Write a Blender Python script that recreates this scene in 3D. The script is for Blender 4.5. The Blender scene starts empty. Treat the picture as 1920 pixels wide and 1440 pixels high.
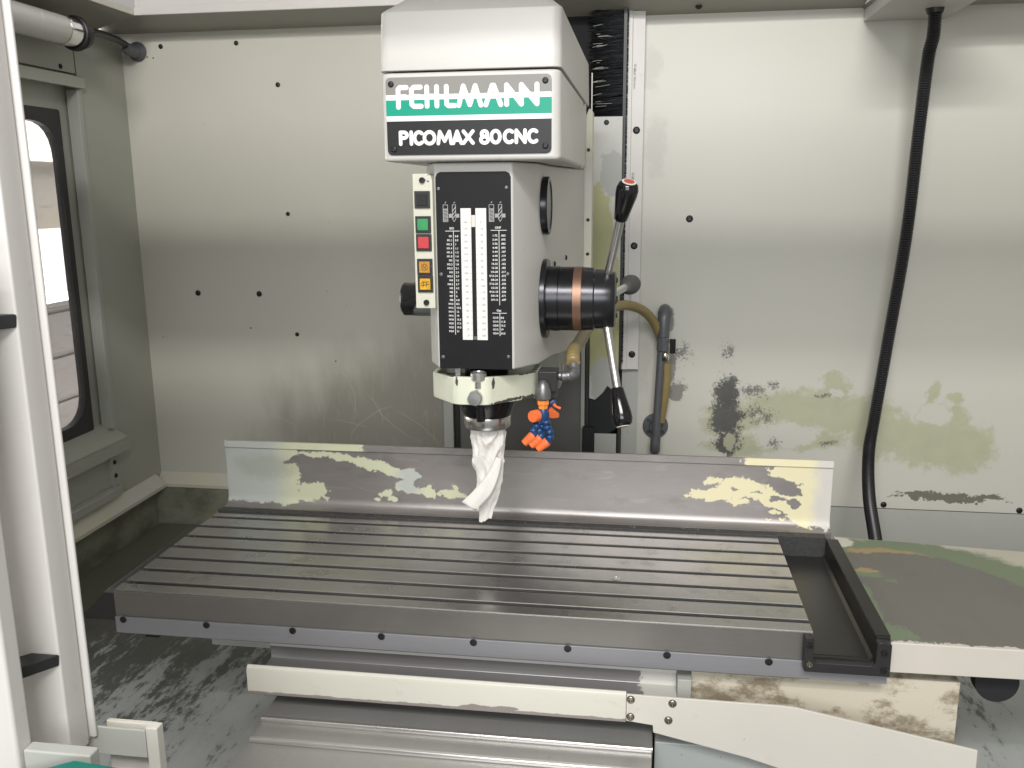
import bpy, bmesh, math, random
from mathutils import Vector, Matrix
random.seed(7)
R = math.radians
PI = math.pi
scene = bpy.context.scene
COL = scene.collection

# ------------------------------------------------------------------ camera
cam = bpy.data.objects.new('camera', bpy.data.cameras.new('camera'))
COL.objects.link(cam)
cam.data.sensor_width = 36.0
cam.data.lens = 1677.0 / 1920.0 * 36.0
cam.data.clip_start = 0.02
cam.data.clip_end = 200
RX = Vector((0.98941, 0.14494, -0.00795))
RU = Vector((-0.02284, 0.20952, 0.97754))
RF = Vector((-0.14335, 0.96700, -0.21061))
M3 = Matrix((RX, RU, -RF)).transposed()
cam.matrix_world = Matrix.Translation((0.829, -1.225, 0.619)) @ M3.to_4x4()
scene.camera = cam

# ------------------------------------------------------------------ hall light and added fills
world = bpy.data.worlds.new("World")
scene.world = world
world.use_nodes = True
bg = world.node_tree.nodes['Background']
bg.inputs[0].default_value = (1.0, 0.97, 0.93, 1)
bg.inputs[1].default_value = 0.34


def lamp(name, loc, target, sx, sy, power, col):
    d = bpy.data.lights.new(name, 'AREA')
    d.shape = 'RECTANGLE'
    d.size, d.size_y = sx, sy
    d.energy = power
    d.color = col
    o = bpy.data.objects.new(name, d)
    COL.objects.link(o)
    o.location = loc
    o.rotation_euler = (Vector(target) - Vector(loc)).to_track_quat('-Z', 'Y').to_euler()
    return o


lamp('hall_and_fill_lamp', (0.78, -2.0, 2.22), (0.70, 0.6, 0.5), 1.5, 0.10, 30, (1, 0.955, 0.92))
lamp('hall_and_fill_lamp', (0.80, -2.6, 2.30), (0.70, 0.6, 0.3), 1.6, 0.5, 46, (1, 0.98, 0.96))  # added broad soft fill from above the front
lamp('hall_and_fill_lamp', (0.90, -3.0, 1.10), (0.75, 0.6, 0.3), 1.8, 0.9, 34, (0.96, 0.985, 1.0))  # added eye-level fill standing in for the bright hall in front
lamp('hall_and_fill_lamp', (-3.6, 4.0, 2.9), (-5.0, 5.0, 0.2), 2.0, 1.0, 1500, (1, 0.98, 0.95))  # added to brighten the view through the window

vs = scene.view_settings
vs.view_transform = 'Standard'
vs.look = 'None'
vs.exposure = 0.24
vs.gamma = 1.0


# ------------------------------------------------------------------ materials
def lin(r, g, b):
    f = lambda c: (c / 255 / 12.92) if c / 255 <= 0.04045 else ((c / 255 + 0.055) / 1.055) ** 2.4
    return (f(r), f(g), f(b))


class NT:
    def __init__(s, name):
        s.m = bpy.data.materials.new(name)
        s.m.use_nodes = True
        s.t = s.m.node_tree
        s.b = s.t.nodes['Principled BSDF']
        s.n, s.l = s.t.nodes, s.t.links
        s.pos = s.n.new('ShaderNodeNewGeometry').outputs['Position']

    def put(s, sock, v):
        if isinstance(v, bpy.types.NodeSocket):
            s.l.new(v, sock)
        elif isinstance(v, (tuple, list)) and len(v) == 3 and sock.type == 'RGBA':
            sock.default_value = (*v, 1)
        else:
            sock.default_value = v

    def math(s, op, a, b=0.0, c=None, clamp=False):
        n = s.n.new('ShaderNodeMath')
        n.operation = op
        n.use_clamp = clamp
        s.put(n.inputs[0], a)
        s.put(n.inputs[1], b)
        if c is not None:
            s.put(n.inputs[2], c)
        return n.outputs[0]

    def noise(s, scale=5.0, stretch=(1, 1, 1), detail=4, rough=.55, dist=0.0, off=(0, 0, 0)):
        mp = s.n.new('ShaderNodeMapping')
        mp.inputs['Scale'].default_value = [scale * k for k in stretch]
        mp.inputs['Location'].default_value = off
        s.l.new(s.pos, mp.inputs['Vector'])
        n = s.n.new('ShaderNodeTexNoise')
        n.inputs['Scale'].default_value = 1.0
        n.inputs['Detail'].default_value = detail
        n.inputs['Roughness'].default_value = rough
        n.inputs['Distortion'].default_value = dist
        s.l.new(mp.outputs[0], n.inputs['Vector'])
        return n.outputs['Fac']

    def axis(s, k):
        sp = s.n.new('ShaderNodeSeparateXYZ')
        s.l.new(s.pos, sp.inputs[0])
        return sp.outputs[k]

    def uv(s, plane, warp=0.0, wscale=30, wdetail=8):
        src = s.pos
        if warp:   # fractal displacement of the coordinates: ragged, torn outlines
            nz = s.n.new('ShaderNodeTexNoise')
            nz.inputs['Scale'].default_value = wscale
            nz.inputs['Detail'].default_value = wdetail
            nz.inputs['Roughness'].default_value = .68
            s.l.new(s.pos, nz.inputs['Vector'])
            ma = s.n.new('ShaderNodeVectorMath')
            ma.operation = 'MULTIPLY_ADD'
            s.l.new(nz.outputs['Color'], ma.inputs[0])
            ma.inputs[1].default_value = (warp, warp, warp)
            ad = s.n.new('ShaderNodeVectorMath')
            ad.operation = 'ADD'
            ad.inputs[1].default_value = (-warp * .5,) * 3
            s.l.new(s.pos, ad.inputs[0])
            s.l.new(ad.outputs[0], ma.inputs[2])
            src = ma.outputs[0]
        sp = s.n.new('ShaderNodeSeparateXYZ')
        s.l.new(src, sp.inputs[0])
        cb = s.n.new('ShaderNodeCombineXYZ')
        for i, k in enumerate(plane):
            s.l.new(sp.outputs['XYZ'.index(k)], cb.inputs[i])
        return cb.outputs[0]

    def blobs(s, uv, items):
        """max over ellipses (u, v, ru, rv[, angle]) of 1 - normalised distance; ('h', nu, nv, d, width) is a half plane"""
        out = None
        for it in items:
            if it[0] == 'h':
                d = s.n.new('ShaderNodeVectorMath')
                d.operation = 'DOT_PRODUCT'
                s.l.new(uv, d.inputs[0])
                d.inputs[1].default_value = (it[1], it[2], 0)
                v = s.math('DIVIDE', s.math('SUBTRACT', d.outputs['Value'], it[3]), it[4])
                v = s.math('MINIMUM', v, 1.0)
            else:
                mp = s.n.new('ShaderNodeMapping')
                mp.vector_type = 'TEXTURE'
                mp.inputs['Location'].default_value = (it[0], it[1], 0)
                mp.inputs['Rotation'].default_value = (0, 0, R(it[4]) if len(it) > 4 else 0)
                mp.inputs['Scale'].default_value = (it[2], it[3], 1e7)
                if out is None:
                    s.l.new(uv, mp.inputs['Vector'])
                else:   # the running value rides along in z (scaled away) so that the chain is evaluated in order
                    sp = s.n.new('ShaderNodeSeparateXYZ')
                    s.l.new(uv, sp.inputs[0])
                    cb = s.n.new('ShaderNodeCombineXYZ')
                    s.l.new(sp.outputs[0], cb.inputs[0])
                    s.l.new(sp.outputs[1], cb.inputs[1])
                    s.l.new(out, cb.inputs[2])
                    s.l.new(cb.outputs[0], mp.inputs['Vector'])
                d = s.n.new('ShaderNodeVectorMath')
                d.operation = 'LENGTH'
                s.l.new(mp.outputs[0], d.inputs[0])
                v = s.math('SUBTRACT', 1.0, d.outputs['Value'])
            out = v if out is None else s.math('MAXIMUM', out, v)
        return out

    def rough_edge(s, v, *amps):
        """amps: (noise socket, amplitude)"""
        for nz, a in amps:
            v = s.math('ADD', v, s.math('MULTIPLY', s.math('SUBTRACT', nz, 0.5), a))
        return v

    def step(s, v, w=.04, at=0.0):
        n = s.n.new('ShaderNodeMapRange')
        n.interpolation_type = 'SMOOTHSTEP'
        s.put(n.inputs[0], v)
        n.inputs[1].default_value = at - w
        n.inputs[2].default_value = at + w
        return n.outputs[0]

    def mix(s, f, a, b):
        n = s.n.new('ShaderNodeMix')
        n.data_type = 'RGBA'
        s.put(n.inputs[0], f)
        s.put(n.inputs[6], a)
        s.put(n.inputs[7], b)
        return n.outputs[2]

    def mixf(s, f, a, b):
        n = s.n.new('ShaderNodeMix')
        s.put(n.inputs[0], f)
        s.put(n.inputs[2], a)
        s.put(n.inputs[3], b)
        return n.outputs[0]

    def vary(s, col, amt, nz):
        lo = tuple(c * (1 - amt) for c in col)
        hi = tuple(min(1, c * (1 + amt)) for c in col)
        return s.mix(nz, lo, hi)

    def fin(s, col=None, rough=None, metal=None, bump=None, bstr=.1, bdist=.001, spec=None, coat=None):
        if col is not None:
            s.put(s.b.inputs['Base Color'], col)
        if rough is not None:
            s.put(s.b.inputs['Roughness'], rough)
        if metal is not None:
            s.put(s.b.inputs['Metallic'], metal)
        if spec is not None:
            s.put(s.b.inputs['Specular IOR Level'], spec)
        if coat is not None:
            s.put(s.b.inputs['Coat Weight'], coat)
        if bump is not None:
            n = s.n.new('ShaderNodeBump')
            n.inputs['Strength'].default_value = bstr
            n.inputs['Distance'].default_value = bdist
            s.l.new(bump, n.inputs['Height'])
            s.l.new(n.outputs[0], s.b.inputs['Normal'])
        return s.m


def simple(name, col, rough=.5, metal=0.0, vary=.08, scale=20, bump=0.0, bscale=200, spec=.5, coat=0.0):
    t = NT(name)
    nz = t.noise(scale, detail=5)
    c = t.vary(col, vary, nz)
    r = t.mixf(nz, max(0, rough - .07), min(1, rough + .07))
    b = t.noise(bscale, detail=3) if bump else None
    return t.fin(c, r, metal, b, bump, .0005, spec, coat)


PAINT = (0.60, 0.59, 0.54)
GREENISH = (0.62, 0.65, 0.50)


def worn_paint(name, base=PAINT, chips=0.62, chip_col=(0.06, 0.06, 0.055), rough=.38, yell=0.0):
    """enamel with scattered chips, dirt speckle and soft mottling"""
    t = NT(name)
    big = t.noise(7, detail=4)
    c = t.vary(base, .05, big)
    if yell:
        c = t.mix(t.step(t.noise(9, detail=5, off=(3, 1, 2)), .12, .56), c, tuple(a * b for a, b in zip(base, (1.0, .98, .86))))
    dirt = t.step(t.noise(30, detail=8, rough=.7, off=(5, 5, 5)), .1, .70)
    c = t.mix(t.math('MULTIPLY', dirt, .35), c, (0.25, 0.23, 0.18))
    ch = t.step(t.noise(95, detail=4, rough=.6, off=(9, 2, 4)), .012, chips + .12)
    c = t.mix(ch, c, chip_col)
    r = t.mixf(big, rough - .05, rough + .08)
    return t.fin(c, r, 0.0, t.noise(260, detail=2), .06, .0004)


def steel(name, col=(0.33, 0.32, 0.30), rough=.3, along='X', vary=.22, streak=260, metal=.9, bstr=.12):
    t = NT(name)
    st = {'X': (.012, 1, 1), 'Y': (1, .012, 1), 'Z': (1, 1, .012)}[along]
    br = t.noise(streak, st, detail=3)
    pt = t.noise(6, detail=6, rough=.6)
    c = t.vary(col, vary, pt)
    c = t.mix(t.math('MULTIPLY', br, .35), c, tuple(k * .7 for k in col))
    sp = t.step(t.noise(55, detail=6, rough=.7, off=(1, 7, 3)), .06, .69)
    c = t.mix(t.math('MULTIPLY', sp, .5), c, tuple(k * .45 for k in col))
    r = t.mixf(pt, rough - .06, rough + .12)
    return t.fin(c, r, metal, br, bstr, .0003)


M = {}
M['paint'] = worn_paint('enamel_paint', yell=1)
M['paint_clean'] = worn_paint('enamel_paint_clean', base=(0.62, 0.605, 0.58), chips=.75)
M['paint_head'] = worn_paint('enamel_paint_head', base=(0.545, 0.537, 0.51), chips=.655)
M['paint_cream'] = worn_paint('enamel_paint_cream', base=(0.58, 0.575, 0.48), chips=.575)
M['paint_grey'] = worn_paint('enamel_paint_grey', base=(0.42, 0.43, 0.40), chips=.66)
M['black'] = simple('black_plastic', (0.020, 0.020, 0.021), .38, 0, .2, 30, .1, 300)
M['chart_black'] = simple('chart_black', (0.010, 0.0105, 0.012), .5, 0, .25, 30, spec=.22)
M['black_gloss'] = simple('black_gloss', (0.006, 0.006, 0.007), .16, 0, .2, 30)
M['black_matt'] = simple('black_matt', (0.012, 0.013, 0.015), .7, 0, .3, 40)
M['slot_shade'] = simple('slot_shade', (0.01, 0.01, 0.011), .9, 0, .3, 40)  # flat black that paints the shade inside slots
M['screw'] = simple('black_screw', (0.035, 0.034, 0.033), .38, .6, .3, 60)
M['screw_steel'] = simple('steel_screw', (0.25, 0.22, 0.18), .28, .9, .3, 60)
M['steel'] = steel('ground_steel', (0.34, 0.325, 0.30), .30)
M['steel_bright'] = steel('bright_steel', (0.62, 0.61, 0.60), .22, 'Z', .1, 300, 1.0, .05)
M['steel_bar'] = steel('bar_steel', (0.31, 0.31, 0.33), .42, 'X', .06, 300, .45)
M['steel_front'] = steel('front_steel', (0.25, 0.24, 0.225), .34, 'X', .2, 300, .7)
M['steel_cover'] = steel('way_cover_steel', (0.44, 0.44, 0.42), .33, 'Y', .12, 300, .55, .1)
M['steel_lip'] = steel('wiper_lip_steel', (0.62, 0.60, 0.585), .26, 'X', .1, 300, .8, .05)
M['steel_dark'] = steel('dark_steel', (0.10, 0.10, 0.10), .32, 'X', .25, 200, .9)
M['cast'] = simple('cast_zinc', (0.20, 0.20, 0.205), .38, .75, .3, 120, .3, 150)
M['pipe'] = simple('grey_pipe', (0.12, 0.125, 0.135), .42, .3, .3, 60, .2, 200)
M['hub'] = simple('burnished_hub', (0.040, 0.040, 0.044), .25, .8, .2, 40)
M['copper'] = simple('copper_band', (0.25, 0.15, 0.105), .45, .8, .2, 60)
M['rod'] = simple('satin_rod', (0.60, 0.60, 0.60), .30, 1.0, .06, 40)
M['chrome'] = simple('chrome', (0.72, 0.72, 0.72), .10, 1.0, .04, 30)
M['orange'] = simple('orange_plastic', (0.85, 0.17, 0.045), .42, 0, .08, 60)
M['orange_hex'] = simple('amber_orange_plastic', (0.85, 0.27, 0.05), .42, 0, .08, 60)
M['blue'] = simple('blue_plastic', (0.012, 0.05, 0.15), .32, 0, .2, 60)
M['hose_y'] = simple('amber_hose', (0.26, 0.20, 0.085), .38, 0, .15, 40)
M['hose_b'] = simple('black_conduit', (0.016, 0.016, 0.018), .36, 0, .15, 40)
M['white'] = simple('white_print', (0.86, 0.86, 0.85), .45, 0, .02, 40)
M['scale_white'] = simple('scale_white', (0.74, 0.72, 0.70), .5, 0, .03, 40)
M['print_grey'] = simple('grey_print', (0.33, 0.325, 0.32), .5, 0, .03, 40)
M['print_white'] = simple('white_fine_print', (0.72, 0.72, 0.70), .5, 0, .03, 40)
M['icon_grey'] = simple('icon_grey_print', (0.40, 0.40, 0.39), .5, 0, .03, 40)
M['btn_green'] = simple('green_button', (0.03, 0.27, 0.09), .35, 0, .35, 130)
M['btn_red'] = simple('red_button', (0.50, 0.045, 0.05), .35, 0, .2, 130)
M['btn_amber'] = simple('amber_button', (0.45, 0.22, 0.03), .35, 0, .45, 150)
M['btn_yellow'] = simple('yellow_button', (0.62, 0.34, 0.015), .35, 0, .45, 150)
M['green_panel'] = simple('green_panel_paint', (0.0, 0.17, 0.13), .4, 0, .1, 20)
M['cap_red'] = simple('red_cap', (0.40, 0.06, 0.035), .4, 0, .2, 60)
M['cap_rim'] = simple('cap_rim', (0.62, 0.60, 0.55), .4, 0, .1, 60)
M['rubber'] = simple('rubber_seal', (0.028, 0.028, 0.030), .55, 0, .2, 40)
M['tube_glass'] = simple('frosted_tube', (0.52, 0.52, 0.49), .25, 0, .05, 20)
M['shop_white'] = simple('shop_white', (0.85, 0.85, 0.85), .6, 0, .02, 2)
M['shop_grey'] = simple('shop_grey', (0.30, 0.29, 0.29), .6, 0, .1, 3)
M['shop_yellow'] = simple('shop_yellow', (0.62, 0.48, 0.22), .6, 0, .1, 3)
M['shop_floor'] = simple('shop_floor', (0.50, 0.45, 0.42), .5, 0, .12, 3)
M['knurl'] = simple('grey_knurl', (0.075, 0.078, 0.078), .6, .2, .2, 300, .6, 900)


def wall_left_mat():
    t = NT('left_wall_enamel')
    uv = t.uv('XZ')
    base = t.vary((0.56, 0.555, 0.49), .05, t.noise(3, detail=4))
    # rubbed, grimy area behind the table with fine scratches
    worn = t.blobs(uv, [(0.16, -0.02, .42, .26, 12), (0.28, 0.05, .25, .24), ('h', .35, -1, .13, .25)])
    worn = t.rough_edge(worn, (t.noise(14, (1, 1, .35), 6), .9))
    wk = t.step(worn, .4, .22)
    c = t.mix(t.math('MULTIPLY', wk, .72), base, (0.25, 0.24, 0.195))
    scr = t.step(t.noise(38, (1, 1, .18), 6, .7, 1.5), .05, .60)
    c = t.mix(t.math('MULTIPLY', t.math('MULTIPLY', scr, wk), .22), c, (0.5, 0.5, 0.43))
    # swarf scratches: thin arcs
    for (cx, cz, r, gx, gz, gr) in ((-.02, .075, .105, .055, .10, .085), (0.20, -.085, .15, .11, .04, .085), (.12, -.13, .20, .26, .01, .10),
                                    (-.20, -.16, .20, -.12, 0.015, .05), (.30, .16, .19, .19, .02, .08), (.02, -.3, .32, .06, 0.0, .06), (.05, .02, .10, .14, .06, .05)):
        mp = t.n.new('ShaderNodeVectorMath')
        mp.operation = 'DISTANCE'
        t.l.new(uv, mp.inputs[0])
        mp.inputs[1].default_value = (cx, cz, 0)
        d = t.math('ABSOLUTE', t.math('SUBTRACT', t.math('ADD', mp.outputs['Value'], t.math('MULTIPLY', t.math('SUBTRACT', t.noise(9, detail=2, off=(cx * 9, cz * 5, 1)), .5), .03)), r))
        line = t.math('SUBTRACT', 1.0, t.math('DIVIDE', d, .0016), clamp=True)
        g = t.step(t.blobs(uv, [(gx, gz, gr, gr)]), .25, .2)
        c = t.mix(t.math('MULTIPLY', t.math('MULTIPLY', line, g), .55), c, (0.58, 0.58, 0.52))
    sp = t.step(t.noise(85, detail=2, off=(2, 2, 2)), .01, .765)
    c = t.mix(sp, c, (0.05, 0.05, 0.04))
    r = t.mixf(wk, .36, .42)
    return t.fin(c, r, t.math('MULTIPLY', wk, .25), t.noise(300, detail=2), .05, .0003)


def wall_right_mat():
    t = NT('right_wall_enamel')
    uv = t.uv('XZ', .07, 20, 9)
    c = t.vary((0.565, 0.56, 0.50), .04, t.noise(3, detail=4))
    n1, n2 = t.noise(34, detail=10, rough=.72), t.noise(170, detail=6, rough=.75, off=(4, 4, 4))
    # olive primer showing through
    ol = t.blobs(uv, [(1.22, .09, .16, .055), (1.28, .125, .07, .03, 30), (1.05, .06, .085, .055), (1.36, .07, .12, .06), (1.53, .005, .15, .062, -8),
                      (1.60, .0, .09, .07), (1.42, .03, .10, .065), (1.55, .07, .07, .045), (1.525, .135, .018, .035, -10), (1.575, .122, .018, .014), (1.08, -.01, .1, .03), (1.24, .01, .1, .03), (1.29, .165, .03, .02)])
    ol = t.math('MINIMUM', ol, t.math('MULTIPLY', t.blobs(uv, [(1.532, .082, .034, .026), (1.19, .015, .07, .028, 10), (1.295, .128, .02, .013)]), -1.4))
    ol = t.rough_edge(ol, (n1, 1.5), (n2, .5))
    ok = t.step(ol, .20, .13)
    olc = t.vary((0.435, 0.445, 0.31), .13, t.noise(22, detail=5, off=(2, 0, 5)))
    c = t.mix(t.math('MULTIPLY', ok, .9), c, olc)
    # worn through to dark metal
    dk = t.blobs(uv, [(1.042, .115, .042, .06), (1.042, .06, .05, .06), (1.045, .0, .042, .042)])
    dk = t.rough_edge(dk, (n1, 1.8), (n2, 1.8))
    sp = t.blobs(uv, [(1.038, .23, .03, .055), (1.10, .13, .085, .045), (1.11, .075, .09, .05), (1.145, .15, .03, .02), (1.14, .06, .04, .04), (.915, .14, .04, .055), (.905, .125, .045, .035), (.898, .305, .022, .05), (.93, .22, .05, .06), (1.16, .0, .05, .03), (1.29, .0, .045, .02), (1.27, .125, .04, .02)])
    sp = t.rough_edge(sp, (n1, 2.0), (n2, 2.6))
    d1 = t.step(dk, .16, .22)
    hole = t.step(t.rough_edge(t.blobs(uv, [(1.052, .002, .018, .022)]), (n1, .6)), .1, .12)
    d1 = t.math('MULTIPLY', d1, t.math('SUBTRACT', 1.0, t.math('MULTIPLY', hole, .8)))
    d2 = t.step(sp, .2, .78)
    d3 = t.step(t.rough_edge(t.blobs(uv, [(.917, .125, .028, .024), (.905, .19, .012, .035), (.897, .305, .010, .035)]), (n1, .6), (n2, .5)), .1, .1)
    dd = t.math('MAXIMUM', t.math('MAXIMUM', d1, t.math('MULTIPLY', d2, .8)), t.math('MULTIPLY', d3, .7))
    c = t.mix(dd, c, t.vary((0.10, 0.10, 0.095), .5, n1))
    # rubbed line above the bottom seam
    rb = t.rough_edge(t.blobs(uv, [(1.585, -.124, .155, .0125, 0)]), (t.noise(20, (1, 1, 4), 6), 1.4), (n2, .9))
    c = t.mix(t.math('MULTIPLY', t.step(rb, .08, .16), .85), c, (0.10, 0.095, 0.07))
    dark_patch = t.step(t.rough_edge(t.blobs(uv, [(.835, .9, .03, .06), (.85, .72, .03, .09), (.83, .2, .03, .1)]), (n1, 1.0)), .3, .25)  # faint darker patches beside the strip
    c = t.mix(t.math('MULTIPLY', dark_patch, .18), c, (0.2, 0.2, 0.19))
    return t.fin(c, .36, 0.0, t.noise(300, detail=2), .05, .0003)


def splash_mat():
    t = NT('backsplash_chipped_enamel')
    uv = t.uv('XZ', .034, 48, 9)
    n1, n2 = t.noise(75, (.6, 1, 1), 10, .74), t.noise(260, detail=4, rough=.7, off=(3, 3, 3))
    keep = [('h', -1, 0, -.160, .03), (.185, .038, .035, .02), (.17, .026, .04, .012), (.195, .113, .05, .006, -4), (.25, .108, .06, .008, -8), (.31, .095, .06, .013, -16),
            (.355, .083, .045, .012, -22), (.385, .072, .022, .022), (.375, .055, .02, .016), (.397, .055, .010, .02, 20), (.393, .045, .016, .006), (.334, .037, .016, .008), (.348, .026, .012, .007), (.318, .026, .008, .006),
            (.421, .042, .019, .011), (.425, .052, .006, .012), (.465, .042, .020, .012), (.485, .037, .02, .006), (.476, .055, .006, .010, 20), (.444, .037, .006, .005), (.21, .024, .012, .004),
            ('h', 1, 0, 1.118, .03), (1.12, .116, .06, .010, -3), (1.11, .105, .06, .012, -12), (1.14, .05, .04, .05), (1.13, .02, .04, .012, -20), (.985, .066, .08, .013, 5), (1.02, .080, .055, .018, -5), (1.0, .088, .028, .010), (.965, .090, .022, .006, 15),
            (1.05, .070, .045, .018, -10), (1.09, .066, .03, .014), (1.07, .052, .03, .010, -20), (.965, .055, .016, .006, 20), (1.012, .051, .026, .008), (1.078, .033, .012, .005), (1.066, .018, .010, .003), (1.10, .042, .02, .012, -40), (1.095, .018, .007, .004)]
    lip_keep = t.blobs(uv, [('h', -1, 0, -.30, .05), ('h', 1, 0, 1.015, .05)])
    k = t.blobs(uv, keep)
    lip = t.math('GREATER_THAN', t.axis(2), .1225)
    k = t.mixf(lip, k, lip_keep)
    cut = t.blobs(uv, [('h', 0, -1, -.0085, .01), (1.095, .081, .024, .013, -12), (1.112, .051, .011, .008), (1.083, .058, .012, .005), (1.12, .070, .004, .004), (1.005, .074, .008, .003), (1.045, .072, .010, .0018), (.145, .099, .018, .006, 15), (.40, .065, .006, .008)])
    k = t.math('MINIMUM', k, t.math('MULTIPLY', cut, -1.3))
    k = t.rough_edge(k, (n1, 1.1), (n2, .5))
    pk = t.step(k, .035, .12)
    speck = t.step(t.noise(210, detail=3, off=(6, 1, 1)), .01, .80)
    # paint colour: bluish grey topcoat on cream undercoat at its edges
    top = t.rough_edge(t.blobs(uv, [('h', -1, 0, -.12, .06), ('h', 1, 0, 1.148, .03), (.385, .066, .028, .030)]), (n1, .5))
    yb = t.mix(t.step(t.math('SUBTRACT', t.axis(0), .6), .3), (0.57, 0.59, 0.42), (0.74, 0.69, 0.46))
    pc = t.mix(t.step(top, .5), yb, t.mix(t.step(t.math('SUBTRACT', t.axis(0), .6), .3), (0.45, 0.48, 0.45), (0.60, 0.58, 0.54)))
    grime = t.step(t.rough_edge(t.blobs(uv, [(.09, .085, .08, .03)]), (n1, .8)), .4, .2)
    pc = t.mix(t.math('MULTIPLY', grime, .4), pc, (0.26, 0.27, 0.22))
    pt = t.noise(9, (1, 1, 3), 5)
    mc = t.vary((0.30, 0.28, 0.27), .18, pt)
    mc = t.mix(speck, mc, (0.5, 0.48, 0.36))
    mc = t.mix(t.math('MULTIPLY', t.step(t.noise(70, (.12, 1, 1), 8, .75, 1.2, off=(2, 5, 8)), .04, .60), .45), mc, (0.40, 0.385, 0.37))
    mc = t.mix(t.math('MULTIPLY', t.step(t.noise(26, (.4, 1, 1), 7, .7, off=(7, 5, 2)), .1, .62), .4), mc, (0.17, 0.16, 0.155))
    rz = t.mixf(pt, .33, .45)
    t.put(t.b.inputs['Metallic'], t.math('MULTIPLY', t.math('SUBTRACT', 1.0, pk), .6))
    return t.fin(t.mix(pk, mc, pc), t.mixf(pk, rz, .45), None, t.math('ADD', pk, t.math('MULTIPLY', t.noise(200, (.02, 1, 1), 2), .2)), .35, .0004)


def shelf_mat():
    t = NT('shelf_layered_worn_paint')
    uv = t.uv('XY', .03, 25, 8)
    n1, n2 = t.noise(26, detail=7, rough=.6), t.noise(120, detail=4, off=(2, 2, 2))
    f = t.blobs(uv, [(1.27, .14, .255, .265), (1.40, .06, .14, .12)])
    f = t.rough_edge(f, (n1, .22), (n2, .10))
    beige, green, ochre, bare = (0.46, 0.44, 0.36), (0.165, 0.205, 0.13), (0.33, 0.25, 0.12), (0.150, 0.143, 0.125)
    c = t.mix(t.step(f, .05, .02), beige, green)
    och = t.step(t.rough_edge(t.blobs(uv, [(1.27, .325, .08, .035, -12), (1.21, .26, .03, .02), (1.28, .02, .03, .02)]), (n1, .8)), .1, .15)
    c = t.mix(t.math('MULTIPLY', och, t.step(f, .02, .19)), c, ochre)
    bk = t.step(f, .012, .27)
    isl = t.step(t.rough_edge(t.blobs(uv, [(1.208, .245, .034, .02, -15), (1.188, .16, .012, .06), (1.20, .035, .03, .035), (1.188, .10, .010, .05), (1.27, .004, .08, .012), (1.25, .215, .02, .012)]), (n1, 1.8), (n2, 1.2)), .05, .2)
    isl = t.math('MULTIPLY', isl, t.math('LESS_THAN', t.axis(0), 1.25))
    bk = t.math('MULTIPLY', bk, t.math('SUBTRACT', 1.0, isl))
    c = t.mix(bk, c, t.vary(bare, .16, t.noise(18, (1, .5, 1), 8, .7)))
    scr = t.step(t.noise(70, (1, .12, 1), 7, .75, 1.5, off=(3, 9, 1)), .02, .66)
    c = t.mix(t.math('MULTIPLY', scr, .35), c, (0.30, 0.29, 0.24))
    corner = t.step(t.rough_edge(t.blobs(uv, [(1.185, .375, .035, .03)]), (n1, .5)), .1, .1)
    c = t.mix(corner, c, (0.55, 0.54, 0.46))
    front = t.step(t.rough_edge(t.blobs(uv, [('h', 0, -1, -.006, .012)]), (n1, 2.4), (n2, 1.5)), .15, .0)
    side = t.math('LESS_THAN', t.axis(2), -.0125)
    c = t.mix(t.math('MAXIMUM', front, side), c, t.vary((0.57, 0.54, 0.48), .06, t.noise(8, detail=4)))
    t.put(t.b.inputs['Metallic'], 0.0)
    return t.fin(c, t.mixf(bk, .5, .42), None, t.math('ADD', t.math('MULTIPLY', f, .3), n2), .15, .0006)


def floor_mat():
    t = NT('chip_pan_worn_paint')
    n = t.noise(11, (1.6, .5, 1), 8, .68)
    n3 = t.noise(60, (1.5, .6, 1), 7, .7, off=(7, 3, 0))
    wet = t.blobs(t.uv('XY'), [(.16, .06, .22, .20, 50), (1.45, .25, .3, .2)])
    v = t.math('ADD', t.math('ADD', t.math('MULTIPLY', n, .75), t.math('MULTIPLY', n3, .5)), t.math('MULTIPLY', wet, .10))
    k = t.step(v, .05, .60)
    c = t.mix(k, t.vary((0.125, 0.127, 0.115), .35, n3), t.vary((0.42, 0.44, 0.43), .3, n))
    back = t.step(t.blobs(t.uv('XY'), [('h', -.4, 1, .52, .2)]), .5, .4)
    c = t.mix(t.math('MULTIPLY', back, .85), c, (0.15, 0.15, 0.115))
    return t.fin(c, t.mixf(k, .34, .3), .1, n3, .25, .001)


def table_mat():
    t = NT('machine_table_ground_steel')
    br = t.noise(420, (.006, 1, 1), 3)
    pt = t.noise(4.5, detail=6, rough=.6)
    st = t.noise(22, detail=6, rough=.65, off=(4, 4, 4))
    c = t.vary((0.46, 0.455, 0.44), .18, pt)
    c = t.mix(t.math('MULTIPLY', br, .35), c, (0.28, 0.275, 0.265))
    c = t.mix(t.math('MULTIPLY', t.step(st, .12, .62), .35), c, (0.13, 0.125, 0.11))
    sc = t.step(t.noise(60, (.15, 1, 1), 7, .75, 1.2, off=(8, 1, 1)), .015, .72)
    c = t.mix(t.math('MULTIPLY', sc, .4), c, (0.48, 0.47, 0.43))
    return t.fin(c, t.mixf(st, .16, .34), .88, br, .22, .0003)


def band_mat():
    """nameplate print: grey, white, green, white and black bands by height"""
    t = NT('nameplate_print')
    z = t.axis(2)
    c = (0.012, 0.012, 0.014)
    for at, col in ((.7185, (0.88, 0.88, 0.88)), (.7255, (0.0, 0.30, 0.20)), (.7475, (0.88, 0.88, 0.88)), (.7545, (0.235, 0.23, 0.215))):
        c = t.mix(t.math('GREATER_THAN', t.math('ADD', z, 0.0), at), c, col)
    return t.fin(c, .36, 0.0, spec=.35)


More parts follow.
